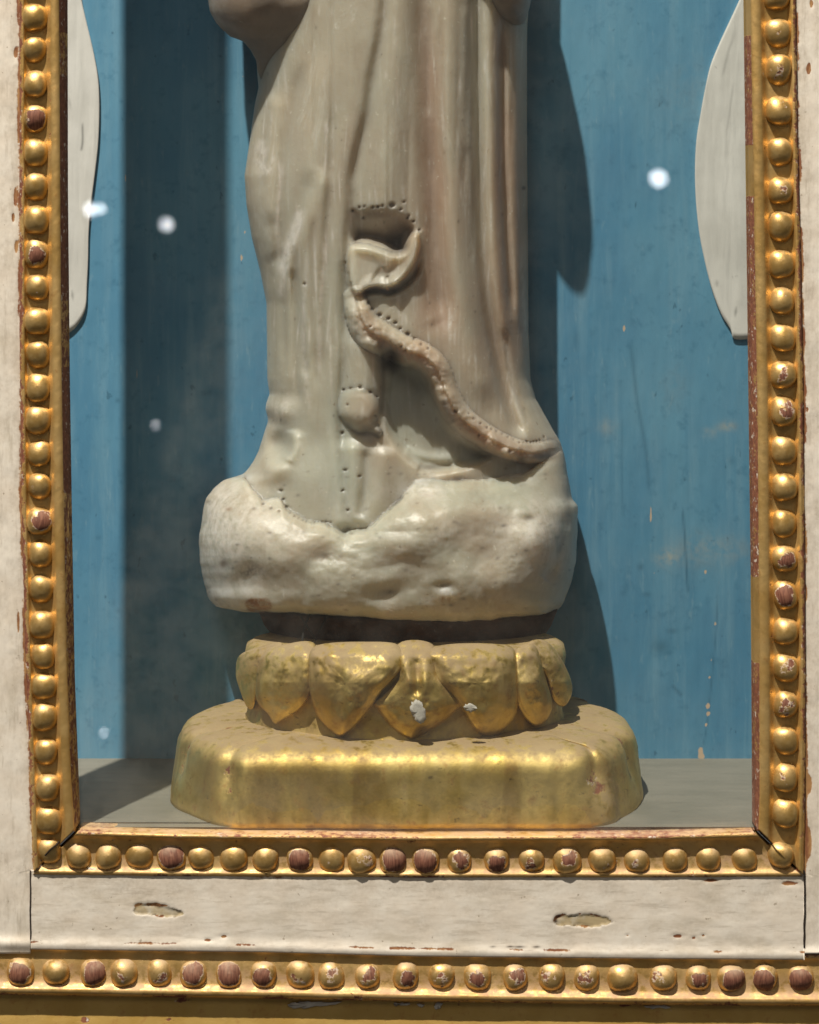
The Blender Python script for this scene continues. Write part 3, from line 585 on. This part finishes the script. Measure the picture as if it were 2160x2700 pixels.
petal([(1374, 1716), (1400, 1690), (1440, 1690), (1476, 1730), (1505, 1790), (1508, 1830), (1488, 1862), (1462, 1850), (1440, 1790), (1405, 1735)], (1455, 1775), dep(6), 30, wear=.38)
# small bare chips on the petals
def chipmark(poly, Y): 
    o = flake(poly, Y, 'gesso_loss', None, 6); parts.append(o)
chipmark([(1085, 1852), (1105, 1848), (1118, 1862), (1122, 1895), (1110, 1908), (1095, 1896), (1084, 1876)], 73)
chipmark([(1222, 1862), (1240, 1855), (1258, 1866), (1250, 1876), (1228, 1874)], 77)
# loose dark threads hanging from the seat
def tube(name, pts, r, mat, par=None, nseg=6):
    p = cr(pts, 6); n = len(p); V = []
    P = np.array([W(a, b, c) for a, b, c in p]); T = np.gradient(P, axis=0); T /= np.linalg.norm(T, axis=1)[:, None]
    A = np.cross(T, [0.02, 1, .03]); A /= np.linalg.norm(A, axis=1)[:, None]; B = np.cross(T, A)
    for i in range(n):
        for k in range(nseg):
            a = 2*math.pi*k/nseg; V.append(P[i]+r*S*(A[i]*math.cos(a)+B[i]*math.sin(a)))
    return mesh_obj(name, np.array(V), grid_faces(n, nseg, 0, True).tolist(), mat, par)
for pts in ([(790, 1620, 388), (812, 1655, 384), (834, 1688, 380)], [(818, 1620, 388), (802, 1655, 384), (796, 1706, 300)], [(864, 1622, 388), (850, 1648, 384), (838, 1672, 382)]):
    parts.append(tube('thread', pts, 3, THREAD))
bpy.context.view_layer.update(); reparent(ped, parts)

# ------------------------------------------------------------------ the alabaster statue
LEFT = [(-420, 690), (-200, 684), (0, 680), (130, 676), (187, 678), (230, 682), (275, 672), (363, 660), (463, 645), (540, 650), (626, 664), (714, 686), (800, 703), (900, 704), (1000, 705), (1039, 711), (1065, 702), (1075, 700), (1108, 707), (1133, 699), (1190, 682), (1233, 658), (1252, 640), (1264, 592), (1290, 560), (1315, 542), (1352, 534), (1415, 525), (1478, 526), (1540, 538), (1578, 550), (1600, 572), (1612, 640), (1618, 720), (1624, 850), (1630, 980), (1640, 1080)]
RIGHT = [(-420, 1400), (0, 1396), (60, 1391), (125, 1390), (375, 1390), (626, 1392), (876, 1394), (1000, 1399), (1052, 1413), (1089, 1434), (1133, 1459), (1165, 1478), (1202, 1490), (1252, 1497), (1315, 1509), (1333, 1524), (1400, 1523), (1478, 1519), (1540, 1506), (1590, 1485), (1615, 1462), (1624, 1440), (1632, 1390), (1636, 1350), (1640, 1240)]
ys = np.concatenate([np.linspace(-420, -20, 30), np.arange(-14, 1600, 3.2), np.arange(1600, 1640.5, 1.5)])
nc = 300; u = np.linspace(-1, 1, nc)
s = np.sin(u*math.pi/2*.985)/math.sin(math.pi/2*.985)
xl, xr = interp(ys, LEFT), interp(ys, RIGHT)
def gsm(a, k=2):
    for _ in range(k): a = np.concatenate([a[:1], (a[:-2]+2*a[1:-1]+a[2:])/4, a[-1:]])
    return a
xl, xr = gsm(xl, 3), gsm(xr, 3)
xls, xrs = gsm(xl, 900), gsm(xr, 900)
wob = 2.2*fbm(ys/22, ys*0, 201)*smooth(900, 1300, ys); xl = xl+wob; xr = xr+2.0*fbm(ys/25, ys*0+3, 202)*smooth(900, 1300, ys)
xls = np.where(ys > 1560, xl, xls); xrs = np.where(ys > 1560, xr, xrs)
bl_ = smooth(1520, 1600, ys); xls = gsm(xls*(1-bl_)+xl*bl_, 30); xrs = gsm(xrs*(1-bl_)+xr*bl_, 30)
xc, hw = (xls+xrs)/2, (xrs-xls)/2
PX = xc[:, None]+hw[:, None]*s[None]+(xl-xls)[:, None]*np.clip(-s, 0, 1)[None]**7+(xr-xrs)[:, None]*np.clip(s, 0, 1)[None]**7; PY = np.repeat(ys[:, None], nc, 1); PY = PY+(9*fbm(PX/95, PX*0+.3, 203)+4*fbm(PX/30, PX*0+.7, 204))*smooth(1540, 1630, PY); X, Y_ = PX, PY
YT = 690.0
DF = interp(ys, [(-420, 265), (400, 262), (900, 262), (1100, 268), (1250, 275), (1640, 280)])   # robe
DF = gsm(DF, 60); pw = 2.1
robe = YT-DF[:, None]*(1-np.abs(s[None])**pw)**(1/pw)
DK = interp(ys, [(1150, 200), (1230, 250), (1290, 300), (1350, 352), (1420, 378), (1480, 388), (1540, 386), (1590, 382), (1615, 372), (1630, 352), (1640, 315)])
DK = gsm(DK, 60); rock = YT-DK[:, None]*(1-np.abs(s[None])**2.9)**(1/2.9)
edge_w = np.clip((1-np.abs(s[None])**6), 0, 1)
H = np.zeros_like(PX)      # carving on the robe, + is toward the viewer
rd = lambda pts, w, a, tp=True: ridge(X, Y_, pts, w, a, tp)
GRV = [(1012, -420), (1006, 0), (975, 200), (956, 313), (925, 452), (915, 574), (905, 700), (900, 806), (903, 922), (892, 1067), (892, 1154), (900, 1270), (908, 1420)]
d, sg, t = dline(X, Y_, GRV)
sd_ = sg*d
H += 9*smooth(-12, 12, sd_)*np.exp(-(d/150)**2)+14*smooth(-22, 24, sd_)*np.exp(-(d/320)**2)       # lap of the left robe panel
H += -(6+5*fbm(X/60, Y_/90, 214))*np.exp(-((sd_+8)/16)**2)
# folds, left side
for pts, w, a in (([(800, 150), (765, 330), (745, 520), (738, 760), (752, 1000)], 20, -14), ([(845, 120), (822, 360), (808, 640), (812, 980), (830, 1180)], 36, 13), ([(880, 250), (868, 500), (852, 760), (850, 1040)], 12, -8), ([(770, 700), (790, 860), (805, 1000)], 13, -12),
    ([(725, 240), (712, 360), (706, 470), (712, 600)], 20, 13), ([(700, 260), (690, 380), (688, 520)], 15, -8), ([(640, 440), (675, 560), (730, 690)], 46, 13), ([(670, 820), (720, 700), (772, 590), (830, 440)], 28, -10), ([(720, 800), (765, 680), (808, 580), (860, 440)], 26, 8), ([(735, 660), (735, 900), (745, 1060)], 18, 11), ([(716, 700), (714, 1000)], 11, -8), ([(775, 640), (778, 900), (790, 1080)], 11, -9), ([(825, 560), (822, 800), (838, 1040)], 10, -6), ([(760, 640), (762, 1040)], 9, 6), ([(855, 420), (840, 700), (835, 950)], 20, 7)):
    H += rd(pts, w, a)
for q in range(26):
    a = RNG.uniform(695, 1385); b = RNG.uniform(-60, 500); L_ = RNG.uniform(250, 600); k_ = RNG.uniform(-.03, .05); sl = (905-a)*.00012*L_
    H += rd([(a, b), (a+sl*.5+RNG.uniform(-5, 5), b+L_*.5), (a+sl, b+L_)], RNG.uniform(4, 9), RNG.uniform(-4.5, 2.5))
# folds, right side
for pts, w, a in (([(1050, -420), (1050, 0), (1035, 200), (1022, 380), (1012, 540), (1005, 680)], 44, 20), ([(1120, -420), (1118, 0), (1128, 250), (1140, 500), (1150, 700), (1168, 900)], 28, -30), ([(1195, -420), (1190, 0), (1188, 250), (1196, 560), (1215, 760), (1250, 950), (1300, 1090)], 40, 26), ([(1262, -420), (1258, 60), (1264, 400), (1276, 700), (1310, 930), (1350, 1090), (1385, 1160)], 15, -34), ([(1296, -420), (1295, 0), (1298, 400), (1310, 700), (1345, 950)], 17, 12), ([(1326, 0), (1328, 350), (1338, 620), (1356, 850)], 10, -25), ([(1362, 50), (1362, 400), (1368, 800), (1390, 1000)], 14, 10), ([(1160, 0), (1165, 300), (1175, 560)], 9, -6), ([(1225, 0), (1230, 420)], 12, 6), ([(1330, 860), (1350, 1000), (1400, 1130)], 9, -9), ([(1378, 560), (1376, 900)], 6, -7), ([(1080, 620), (1100, 760), (1150, 860)], 30, 6)):
    H += rd(pts, w, a)
# the curled hem: hollow under the curl, lip, second bend, long roll running down to the right, hanging fold
HOL = [(922, 556), (950, 548), (1000, 545), (1045, 552), (1085, 578), (1098, 610), (1080, 640), (1068, 664), (1042, 668), (1005, 655), (965, 645), (925, 640)]
hs = sdf(X, Y_, HOL)
H += -14*smooth(-4, 22, hs)-75*smooth(0, 30, hs)*smooth(560, 650, Y_)-20*blob(X, Y_, 1048, 650, 26, 22)
LIP = [(918, 655), (960, 644), (1005, 656), (1045, 668), (1070, 655), (1078, 625), (1100, 608), (1108, 640), (1100, 680), (1078, 718), (1050, 748), (1025, 762), (990, 760), (962, 772), (935, 775), (916, 740)]
ls = sdf(X, Y_, LIP)
lipf = smooth(-3, 12, ls)
H += 36*lipf*(.92+.08*smooth(0, 45, ls))-13*smooth(8, 45, ls)
H += rd([(1098, 600), (1104, 640), (1092, 690), (1062, 733), (1025, 752)], 13, 16)-rd([(1030, 690), (1050, 706), (1010, 730), (985, 720)], 22, 10)
H += -34*rd([(960, 776), (975, 768), (1000, 767), (1025, 772), (1060, 758), (1095, 726), (1112, 680)], 8, 1)
ROLL = [(935, 782), (948, 830), (968, 868), (1010, 895), (1060, 922), (1110, 938), (1150, 972), (1172, 1030), (1205, 1090), (1250, 1130), (1320, 1172), (1400, 1195), (1455, 1185)]
dr, sr, tr_ = dline(X, Y_, ROLL)
rw = np.interp(tr_, [0, .1, .2, .32, .45, .55, .65, .8, 1], [28, 38, 45, 40, 36, 34, 34, 32, 24])
H += (60+14*fbm(X/26, Y_/26, 213))*np.sqrt(np.clip(1-(dr/rw)**2, 0, 1))*np.interp(tr_, [0, .06, .5, .9, 1], [.3, 1, 1, .8, .4])
H += 13*np.where((sr < 0), np.exp(-(np.maximum(dr-rw, 0)/70)**2), 0)*smooth(0, 4, dr)      # cloth above the roll swells to it
# lower hollow under the roll, and the hanging tube of cloth with its bulb end
UND = [(1008, 948), (1032, 920), (1062, 948), (1110, 968), (1142, 1012), (1165, 1080), (1200, 1135), (1250, 1170), (1300, 1205), (1240, 1235), (1150, 1245), (1080, 1220), (1025, 1150), (1005, 1080), (1010, 1000)]
us = sdf(X, Y_, UND); H += -58*smooth(-6, 26, us)-40*blob(X, Y_, 1030, 945, 26, 32)-14*smooth(0, 40, us)*blob(X, Y_, 1090, 1010, 80, 60)
TUBE = [(905, 800), (940, 800), (965, 870), (1006, 905), (1010, 960), (1006, 1040), (1004, 1100), (1008, 1145), (975, 1136), (945, 1138), (915, 1122), (896, 1092), (900, 1040), (902, 920)]
tsd = sdf(X, Y_, TUBE); H += 30*np.sqrt(np.clip(smooth(-2, 50, tsd), 0, 1))*smooth(830, 930, Y_)+8*rd([(960, 890), (962, 1040)], 30, 1)
BULB = [(898, 1040), (925, 1026), (960, 1026), (992, 1050), (1002, 1080), (992, 1110), (1008, 1140), (1000, 1152), (975, 1138), (945, 1138), (915, 1120), (893, 1090)]
bs = sdf(X, Y_, BULB); H += 24*np.sqrt(np.clip(smooth(-3, 26, bs), 0, 1))*(.7+.3*smooth(1040, 1120, Y_))-14*rd([(1008, 900), (1012, 1000), (1012, 1090)], 12, 1, False)
H += -12*blob(X, Y_, 985, 1120, 22, 14)
# tongue of under-robe running down to the rock
H += rd([(925, 1150), (930, 1250), (925, 1330), (915, 1400)], 30, 24)+rd([(1010, 1170), (1005, 1260), (985, 1340), (950, 1390)], 36, 16)-rd([(965, 1180), (962, 1290), (945, 1370)], 12, 12)
# the lumps at the left foot
H += blob(X, Y_, 738, 1086, 34, 30, 34)+blob(X, Y_, 720, 1240, 46, 30, 40)+blob(X, Y_, 800, 1250, 50, 90, 12)
H += -blob(X, Y_, 726, 1168, 34, 32, 58)+blob(X, Y_, 690, 1200, 22, 30, 18)+rd([(690, 1216), (735, 1220), (775, 1195), (785, 1130)], 22, 12)-blob(X, Y_, 712, 1118, 24, 10, 16)+rd([(770, 1130), (775, 1180), (755, 1220)], 14, 14)
H += rd([(1280, 1160), (1330, 1180), (1370, 1200)], 24, 12)+blob(X, Y_, 1340, 1195, 20, 18, 22)+blob(X, Y_, 1400, 1205, 26, 16, 16)+rd([(1060, 1188), (1130, 1208), (1220, 1212)], 15, 11)
H += -rd([(1100, 1230), (1140, 1240), (1200, 1228)], 12, 18)
H += 3.0*fbm(X/60, Y_/150, 211)+.9*fbm(X/10, Y_/120, 212)
robeY = robe-H*np.clip(1-np.abs(s[None])**10, 0, 1)
# rock: where its top edge meets the cloth
TOPL = [(480, 1262), (560, 1262), (640, 1262), (690, 1322), (740, 1320), (756, 1350), (812, 1384), (860, 1386), (905, 1420), (965, 1405), (1027, 1352), (1062, 1312), (1095, 1268), (1140, 1262), (1208, 1272), (1285, 1266), (1380, 1250), (1440, 1215), (1475, 1192), (1540, 1180)]
yt = interp(X, TOPL)+6*fbm(X/24, Y_*0, 221)
K = 1.25*(blob(X, Y_, 620, 1420, 95, 110, 36)+blob(X, Y_, 790, 1480, 110, 90, 14)+blob(X, Y_, 1130, 1400, 120, 90, 34)+blob(X, Y_, 1420, 1420, 70, 90, 36)+blob(X, Y_, 930, 1540, 100, 60, 20)+blob(X, Y_, 1280, 1540, 120, 60, 16))
K += -blob(X, Y_, 1027, 1560, 60, 26, 16, -12)-blob(X, Y_, 855, 1468, 40, 26, 12, -30)-blob(X, Y_, 1300, 1400, 60, 70, 12)-blob(X, Y_, 1396, 1366, 20, 10, 10)-blob(X, Y_, 1170, 1545, 30, 12, 12)+blob(X, Y_, 1170, 1572, 30, 20, 5)-blob(X, Y_, 655, 1504, 30, 22, 12)-blob(X, Y_, 588, 1490, 14, 14, 12)
K += -rd([(1497, 1260), (1502, 1330), (1490, 1400), (1470, 1480), (1430, 1530)], 13, 20)-rd([(1440, 1530), (1470, 1500)], 16, 12)+rd([(1512, 1335), (1518, 1400), (1512, 1460)], 9, 10)
K += 14*np.abs(fbm(X/120, Y_/90, 226, 2))
K += 16*fbm(X/150, Y_/110, 222)+4*fbm(X/48, Y_/44, 223)+(.3+2.2*np.clip(fbm(X/90, Y_/90, 225)*2.2, 0, 1))*fbm(X/9, Y_/8, 224)
dl = Y_-yt
rockY = rock-K*edge_w+np.where(dl < 0, 6*(-dl), 0)-14*smooth(-2, 26, dl)*edge_w+14
robeY0 = robeY; kk = 16.0
isrock = (rockY < robeY) & (dl > -14) | (Y_ > 1425)
FY = np.where(isrock, rockY, robeY)
hh = np.clip(kk-np.abs(rockY-robeY), 0, None)/kk; FY = FY-hh*hh*kk*.25*(dl > -40)
# side regions of the rock just under its shoulder have to stay closed with the robe
blend = smooth(1180, 1275, Y_)*smooth(.72, .97, np.abs(s[None])); FY = FY*(1-blend)+np.minimum(robeY, rockY)*blend
# drilled holes
Z2 = lambda l: [(600+a/1.725, 400+b/1.725) for a, b in l]
Z3 = lambda l: [(450+a/1.4375, 1150+b/1.4375) for a, b in l]
HOLES = [(p, 4.2) for p in Z2([(570, 268), (600, 252), (622, 248), (660, 252), (683, 250), (705, 246), (787, 262), (803, 228), (825, 290), (846, 316), (872, 356), (618, 300), (728, 568), (640, 684), (735, 755), (787, 803), (847, 850), (650, 795), (790, 885), (810, 903), (560, 1076), (528, 1082), (680, 1112), (546, 1150), (672, 1200), (1097, 1190), (1120, 1213), (1150, 1235), (1145, 1290), (1180, 1255), (537, 1447), (600, 1475), (350, 600), (820, 300)])]
HOLES += [(p, 5.8) for p in Z2([(655, 716), (692, 741), (732, 758), (764, 777), (820, 828), (880, 875), (912, 893), (603, 1070), (650, 1092), (522, 1278), (1038, 1180), (1285, 1363), (640, 690)])]
HOLES += [(p, 8.0) for p in Z2([(748, 242)])]
HOLES += [(p, 3.2) for p in Z2([(1200, 1262), (1222, 1270), (1248, 1283), (1275, 1297), (1300, 1308), (1327, 1322), (1345, 1322), (1362, 1320), (1378, 1322), (1392, 1318), (1406, 1316), (1420, 1312), (1440, 1298)])]
HOLES += [(p, 4.6) for p in Z3([(350, 256), (420, 206), (428, 238), (440, 268), (380, 272), (412, 285), (672, 280), (660, 128), (652, 205)])]
HOLES += [(p, 3.6) for p in Z3([(452, 290), (470, 303), (485, 310), (500, 318), (515, 323), (530, 326), (545, 326), (560, 325), (575, 325), (590, 324), (605, 326), (715, 150)])]
HOLES += [((1381, 496), 7.5), ((738, 1292), 4)]
pit = np.zeros_like(PX)
for (hx, hy), r_ in HOLES:
    m_ = (np.abs(X-hx) < 30) & (np.abs(Y_-hy) < 30); dd = np.hypot(X-hx, Y_-hy); rr_ = r_*RNG.uniform(.68, .95); pit = np.where(m_, np.maximum(pit, RNG.uniform(.75, 1)*smooth(rr_+2.0, rr_-2.2, dd)), pit)
FY = FY+10*pit
# colour fields: dirt and stains together with shade painted in below folds, warm and cool veins, chalky bruising
dirt_shade = .72*pit+.8*smooth(0, 30, hs)*smooth(575, 640, Y_)+.5*blob(X, Y_, 1052, 652, 26, 22)+.35*blob(X, Y_, 1055, 600, 30, 24)  # dirt in the drilled holes; curl hollow darker lower down
dirt_shade += 1.0*blob(X, Y_, 1030, 942, 24, 28)+.3*smooth(10, 50, us)*smooth(1240, 1000, Y_)+rd([(972, 790), (960, 776), (980, 766), (1000, 766), (1025, 772), (1060, 758)], 7, .75)+rd([(1165, 1050), (1182, 1090), (1196, 1120)], 10, .55)  # shade under the roll, in its hole and along the undercut, painted in
dirt_shade += rd([(1008, 925), (1011, 1000), (1006, 1100)], 6, .42)+rd([(905, 1110), (940, 1142), (985, 1146), (1004, 1156)], 6, .4)  # tube's shaded right edge painted in; darker line below the bulb
dirt_shade += blob(X, Y_, 1208, 1262, 26, 9, .6)+blob(X, Y_, 1130, 1232, 30, 7, .5)+blob(X, Y_, 1376, 1212, 12, 10, .6)+blob(X, Y_, 1430, 1202, 30, 8, .4)+rd([(1030, 1338), (1050, 1322), (1066, 1306)], 5, .6)+blob(X, Y_, 1000, 1140, 12, 12, .55)+blob(X, Y_, 965, 1130, 30, 8, .3)  # shade painted along the rock's top edge; bulb foot darker
dirt_shade += blob(X, Y_, 1396, 1366, 14, 6, .5)+blob(X, Y_, 588, 1490, 8, 12, .5)+blob(X, Y_, 660, 1505, 26, 16, .4)*(fbm(X/5, Y_/5, 231) > -.05)+rd([(1490, 1270), (1500, 1340), (1492, 1400), (1470, 1470)], 7, .35)+blob(X, Y_, 1175, 1545, 24, 9, .4)+blob(X, Y_, 1027, 1560, 22, 10, .35)+blob(X, Y_, 855, 1465, 12, 7, .4)
for q in range(130):
    a, b = RNG.uniform(540, 1510), RNG.uniform(1230, 1610); r_ = RNG.uniform(1.5, 4.5); m_ = (np.abs(X-a) < 16) & (np.abs(Y_-b) < 16); dirt_shade = np.where(m_, dirt_shade+blob(X, Y_, a, b, r_*RNG.uniform(1, 2), r_, RNG.uniform(.2, .6)), dirt_shade)
rust = smooth(-3, 4, sdf(X, Y_, [(648, 1582), (690, 1577), (712, 1582), (716, 1606), (690, 1618), (655, 1610)], 3)+3*fbm(X/9, Y_/9, 232))+blob(X, Y_, 1168, 1580, 5, 9, .8)+blob(X, Y_, 1184, 1582, 4, 8, .8)+blob(X, Y_, 604, 1343, 8, 5, .7)+blob(X, Y_, 592, 1488, 10, 9, .5)+blob(X, Y_, 853, 1470, 12, 8, .6)
warm = .75*blob(X, Y_, 1160, 520, 60, 380)+.6*blob(X, Y_, 1340, 600, 60, 500)+.5*blob(X, Y_, 1130, 820, 120, 120)+.45*smooth(-10, 20, hs)+.45*blob(X, Y_, 1320, 950, 60, 180)+.55*np.exp(-(dr/30)**2)+.4*smooth(-5, 20, bs)+.35*blob(X, Y_, 1200, 1180, 120, 60)+.7*rd([(1326, 0), (1328, 350), (1338, 620), (1370, 1000)], 34, 1)+.6*rd([(1120, -200), (1118, 0), (1128, 250), (1140, 500), (1150, 700), (1168, 900)], 26, 1)+.4*fbm(X/60, Y_/200, 241)
cool = .7*blob(X, Y_, 800, 1250, 110, 150)+.5*smooth(-5, 30, us)+.5*np.exp(-(d/40)**2)*smooth(500, 800, Y_)+.4*rd([(1190, 0), (1196, 560), (1250, 950)], 26, 1)+.4*blob(X, Y_, 1020, 300, 60, 220)+.3*fbm(X/70, Y_/120, 242)
chalk = .75*smooth(800, 560, X)*smooth(1200, 1360, Y_)+.5*blob(X, Y_, 740, 1080, 40, 50)+.8*blob(X, Y_, 1430, 1420, 70, 100)+.9*blob(X, Y_, 1175, 1568, 34, 22)+.22*np.clip(.3+2*fbm(X/60, Y_/50, 243), 0, 1)*smooth(1120, 1330, Y_)+rd([(800, 540), (765, 640), (740, 730)], 12, .8)+rd([(690, 360), (682, 420), (700, 470)], 14, .6)+rd([(812, 640), (800, 900), (820, 1100)], 8, .45)+rd([(748, 420), (730, 560), (735, 700)], 7, .4)+blob(X, Y_, 1100, 1290, 70, 22, .6)
green = .9*isrock*np.clip(.45+1.6*fbm(X/150, Y_/100, 244), 0, 1)+.7*smooth(-10, 30, us)+.6*blob(X, Y_, 760, 950, 110, 260)+.5*blob(X, Y_, 930, 1250, 60, 130)
chalk = chalk*1.25+.8*rd([(795, 560), (752, 700), (740, 790)], 9, 1)+.7*rd([(862, 600), (845, 800), (842, 1000)], 6, 1)+.7*rd([(705, 380), (692, 430), (712, 450), (722, 400)], 9, 1)+.6*rd([(1376, 640), (1380, 760), (1386, 900)], 9, 1)+.5*rd([(1330, 880), (1350, 1010), (1380, 1120)], 8, 1)
for q in range(170):
    a = RNG.uniform(690, 1390); b = RNG.uniform(0, 1150); L_ = RNG.uniform(8, 60); w_ = RNG.uniform(1.5, 4); m_ = (np.abs(X-a) < 14) & (np.abs(Y_-b) < 3*L_)
    chalk = np.where(m_, chalk+blob(X, Y_, a, b, w_, L_, RNG.uniform(.3, .9), RNG.uniform(-6, 6)), chalk)
for q in range(90):
    a = RNG.uniform(690, 1480); b = RNG.uniform(60, 1250); r_ = RNG.uniform(1.2, 3); m_ = (np.abs(X-a) < 12) & (np.abs(Y_-b) < 12); dirt_shade = np.where(m_, dirt_shade+blob(X, Y_, a, b, r_, r_*RNG.uniform(1, 2), RNG.uniform(.2, .55)), dirt_shade)
att = dict(green=np.clip(green, 0, 1), dirt_shade=np.clip(dirt_shade, 0, 1), rust=np.clip(rust, 0, 1), warm=np.clip(warm, 0, 1), cool=np.clip(cool, 0, 1), chalk=np.clip(chalk, 0, 1))
# close the figure round the back, then share the faces out between the robe and the rock it stands on
nb = 40; ub = np.linspace(1, -1, nb+2)[1:-1]; sb = np.sin(ub*math.pi/2)
PXb = (xl+xr)[:, None]/2+(xr-xl)[:, None]/2*sb[None]*.999; db = interp(ys, [(-420, 92), (1200, 92), (1350, 104), (1600, 98), (1640, 50)])
YB = YT+db[:, None]*(1-np.abs(sb[None])**3)**(1/3)
AX = np.concatenate([PX, PXb], 1); AY = np.concatenate([PY, np.repeat(ys[:, None], nb, 1)], 1); AD = np.concatenate([FY, YB], 1); n, mcol = AX.shape
V = W(AX, AY, AD).reshape(-1, 3)
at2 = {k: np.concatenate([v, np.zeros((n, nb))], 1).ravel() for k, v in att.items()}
rk = np.concatenate([isrock | ((np.abs(s[None]) > .9) & (Y_ > 1275)), np.repeat((ys > 1275)[:, None], nb, 1)], 1)
hem = np.concatenate([(~isrock) & ((dr < rw+2) | (ls > -2) | (bs > -1)), np.zeros((n, nb), bool)], 1)
fc = grid_faces(n, mcol, 0, True)[:, ::-1]
frk = rk.ravel()[fc].sum(1) >= 2; fh = (hem.ravel()[fc].sum(1) >= 2) & ~frk
capb = [(n-1)*mcol+i for i in range(mcol)]; capt = list(range(mcol))[::-1]
st = empty('statue', (wx(1060, YT), 600*S, 600*S), 'pale alabaster statue of a robed standing figure on a lumpy rock base', 'statue')
sparts = []
def sub(name, faces, extra=()):
    used, inv = np.unique(np.concatenate([faces.ravel()]+[np.array(e) for e in extra]), return_inverse=True)
    k = faces.size; F2 = inv[:k].reshape(-1, 4).tolist(); p0 = k
    for e in extra: F2.append(inv[p0:p0+len(e)].tolist()); p0 += len(e)
    o = mesh_obj(name, V[used], F2, ALAB, None, {q: a[used] for q, a in at2.items()}); sparts.append(o); return o
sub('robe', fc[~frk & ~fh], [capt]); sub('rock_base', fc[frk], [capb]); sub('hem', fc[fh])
def sleeve(left, right, y0, y1, ytan, front, tuck, seed, name='sleeve'):
    ys = np.concatenate([np.linspace(y0, y1-60, 50), np.linspace(y1-58, y1, 40)]); nn = 120
    a, b = interp(ys, left), interp(ys, right); c_, h_ = (a+b)/2, (b-a)/2; th = np.linspace(0, 2*math.pi, nn, endpoint=False)
    PX = c_[:, None]+h_[:, None]*np.cos(th)[None]; PY = np.repeat(ys[:, None], nn, 1)
    k = interp(ys, tuck); Yd = interp(ys, ytan)[:, None]-front*k[:, None]*np.sin(th)[None]*np.abs(np.sin(th)[None])**-.15 if False else interp(ys, ytan)[:, None]-front*k[:, None]*np.sin(th)[None]
    Yd = Yd+5*fbm(PX/60, PY/60, seed)+(10*np.sin(PX/28+PY/60))*np.clip(np.sin(th)[None], 0, 1)*.5
    z = np.zeros(PX.size); V = W(PX, PY, Yd).reshape(-1, 3); n_ = len(ys)
    Fc = grid_faces(n_, nn, 0, True).tolist()+[list(range(nn)), [(n_-1)*nn+i for i in range(nn)][::-1]]
    o = mesh_obj(name, V, Fc, ALAB, None, dict(dirt_shade=.42+.25*fbm(PX/50, PY/50, seed+9).ravel(), rust=z, green=z, warm=.7+z, cool=z, chalk=.05+smooth(620, 560, PX.ravel())*.7)); sparts.append(o); return o
sleeve([(-420, 520), (-150, 530), (0, 549), (30, 553), (66, 574), (97, 608), (108, 640), (130, 660), (160, 676), (190, 679), (215, 690)], [(-420, 900), (0, 880), (42, 872), (75, 846), (97, 818), (150, 806), (165, 790), (180, 750), (195, 720), (215, 700)], -420, 215, [(-420, 560), (0, 560), (100, 580), (215, 630)], 120, [(-420, 1), (-60, 1), (20, .95), (70, .8), (110, .6), (160, .35), (215, .05)], 251)
sleeve([(-420, 1200), (-100, 1230), (0, 1283), (42, 1305), (60, 1330), (66, 1350)], [(-420, 1330), (-330, 1378), (-200, 1406), (-120, 1411), (-60, 1405), (0, 1400), (14, 1398), (40, 1391), (60, 1384), (66, 1370)], -420, 66, [(-420, 565), (-120, 535), (-40, 545), (20, 575), (66, 610)], 150, [(-420, 1), (-120, 1), (-40, .95), (10, .8), (40, .6), (66, .3)], 252)
bpy.context.view_layer.update(); reparent(st, sparts)

# ------------------------------------------------------------------ lamps of the gallery that the glass mirrors
def lampmat():
    m = M('lit_lamp'); m.set(Emission_Color=(.93, .96, 1.0), Emission_Strength=22.0, Base_Color=(.8, .8, .8)); return m.m
LAMP = lampmat(); HOUS = mat_simple('black_metal', (.02, .02, .02), (.03, .03, .03), 50, .5)
def mirrored(px, py, dist):       # where a lamp must hang in the room to show at this place in the glass
    k = (F*S+dist)/(F*S); g = 60*S; return Vector(((px-1080)*S*k, 2*g-dist, (HOR-py)*S*k+EYE*S))
def lamp(px, py, dist, r, lab):
    p = mirrored(px, py, dist); root = empty('spot_lamp', p, lab, 'lamp', 'small gallery spotlights mirrored in the case glass')
    d_ = Vector((0, 0, .1))-p; d_.normalize(); root.rotation_euler = d_.to_track_quat('-Z', 'Y').to_euler()
    n = 24; th = [2*math.pi*i/n for i in range(n)]
    V = [(r*math.cos(t), r*math.sin(t), -.002) for t in th]; mesh_obj('bulb', V, [list(range(n))[::-1]], LAMP, root, smooth_=False)
    V = []; 
    for rr, z in ((1.05, -.01), (1.15, -.01), (1.15, .08), (.5, .12), (.3, .16)): V += [(r*rr*math.cos(t), r*rr*math.sin(t), z) for t in th]
    mesh_obj('housing', V, grid_faces(5, n, 0, True).tolist()+[[4*n+i for i in range(n)]], HOUS, root)
lamp(242, 552, 4.2, .014, 'brightest lit gallery spotlight mirrored over the left white panel'); lamp(268, 550, 4.2, .009, 'dim gallery spotlight mirrored just right of the left white panel'); lamp(276, 1930, 4.0, .005, 'faint gallery spotlight mirrored low at left above the floor'); lamp(410, 1120, 4.0, .005, 'faint gallery spotlight mirrored half way up the dark strip'); lamp(441, 592, 4.0, .012, 'lit gallery spotlight mirrored in the dark strip left of the statue'); lamp(1735, 470, 3.6, .016, 'lit gallery spotlight mirrored over bright blue board right of the statue')
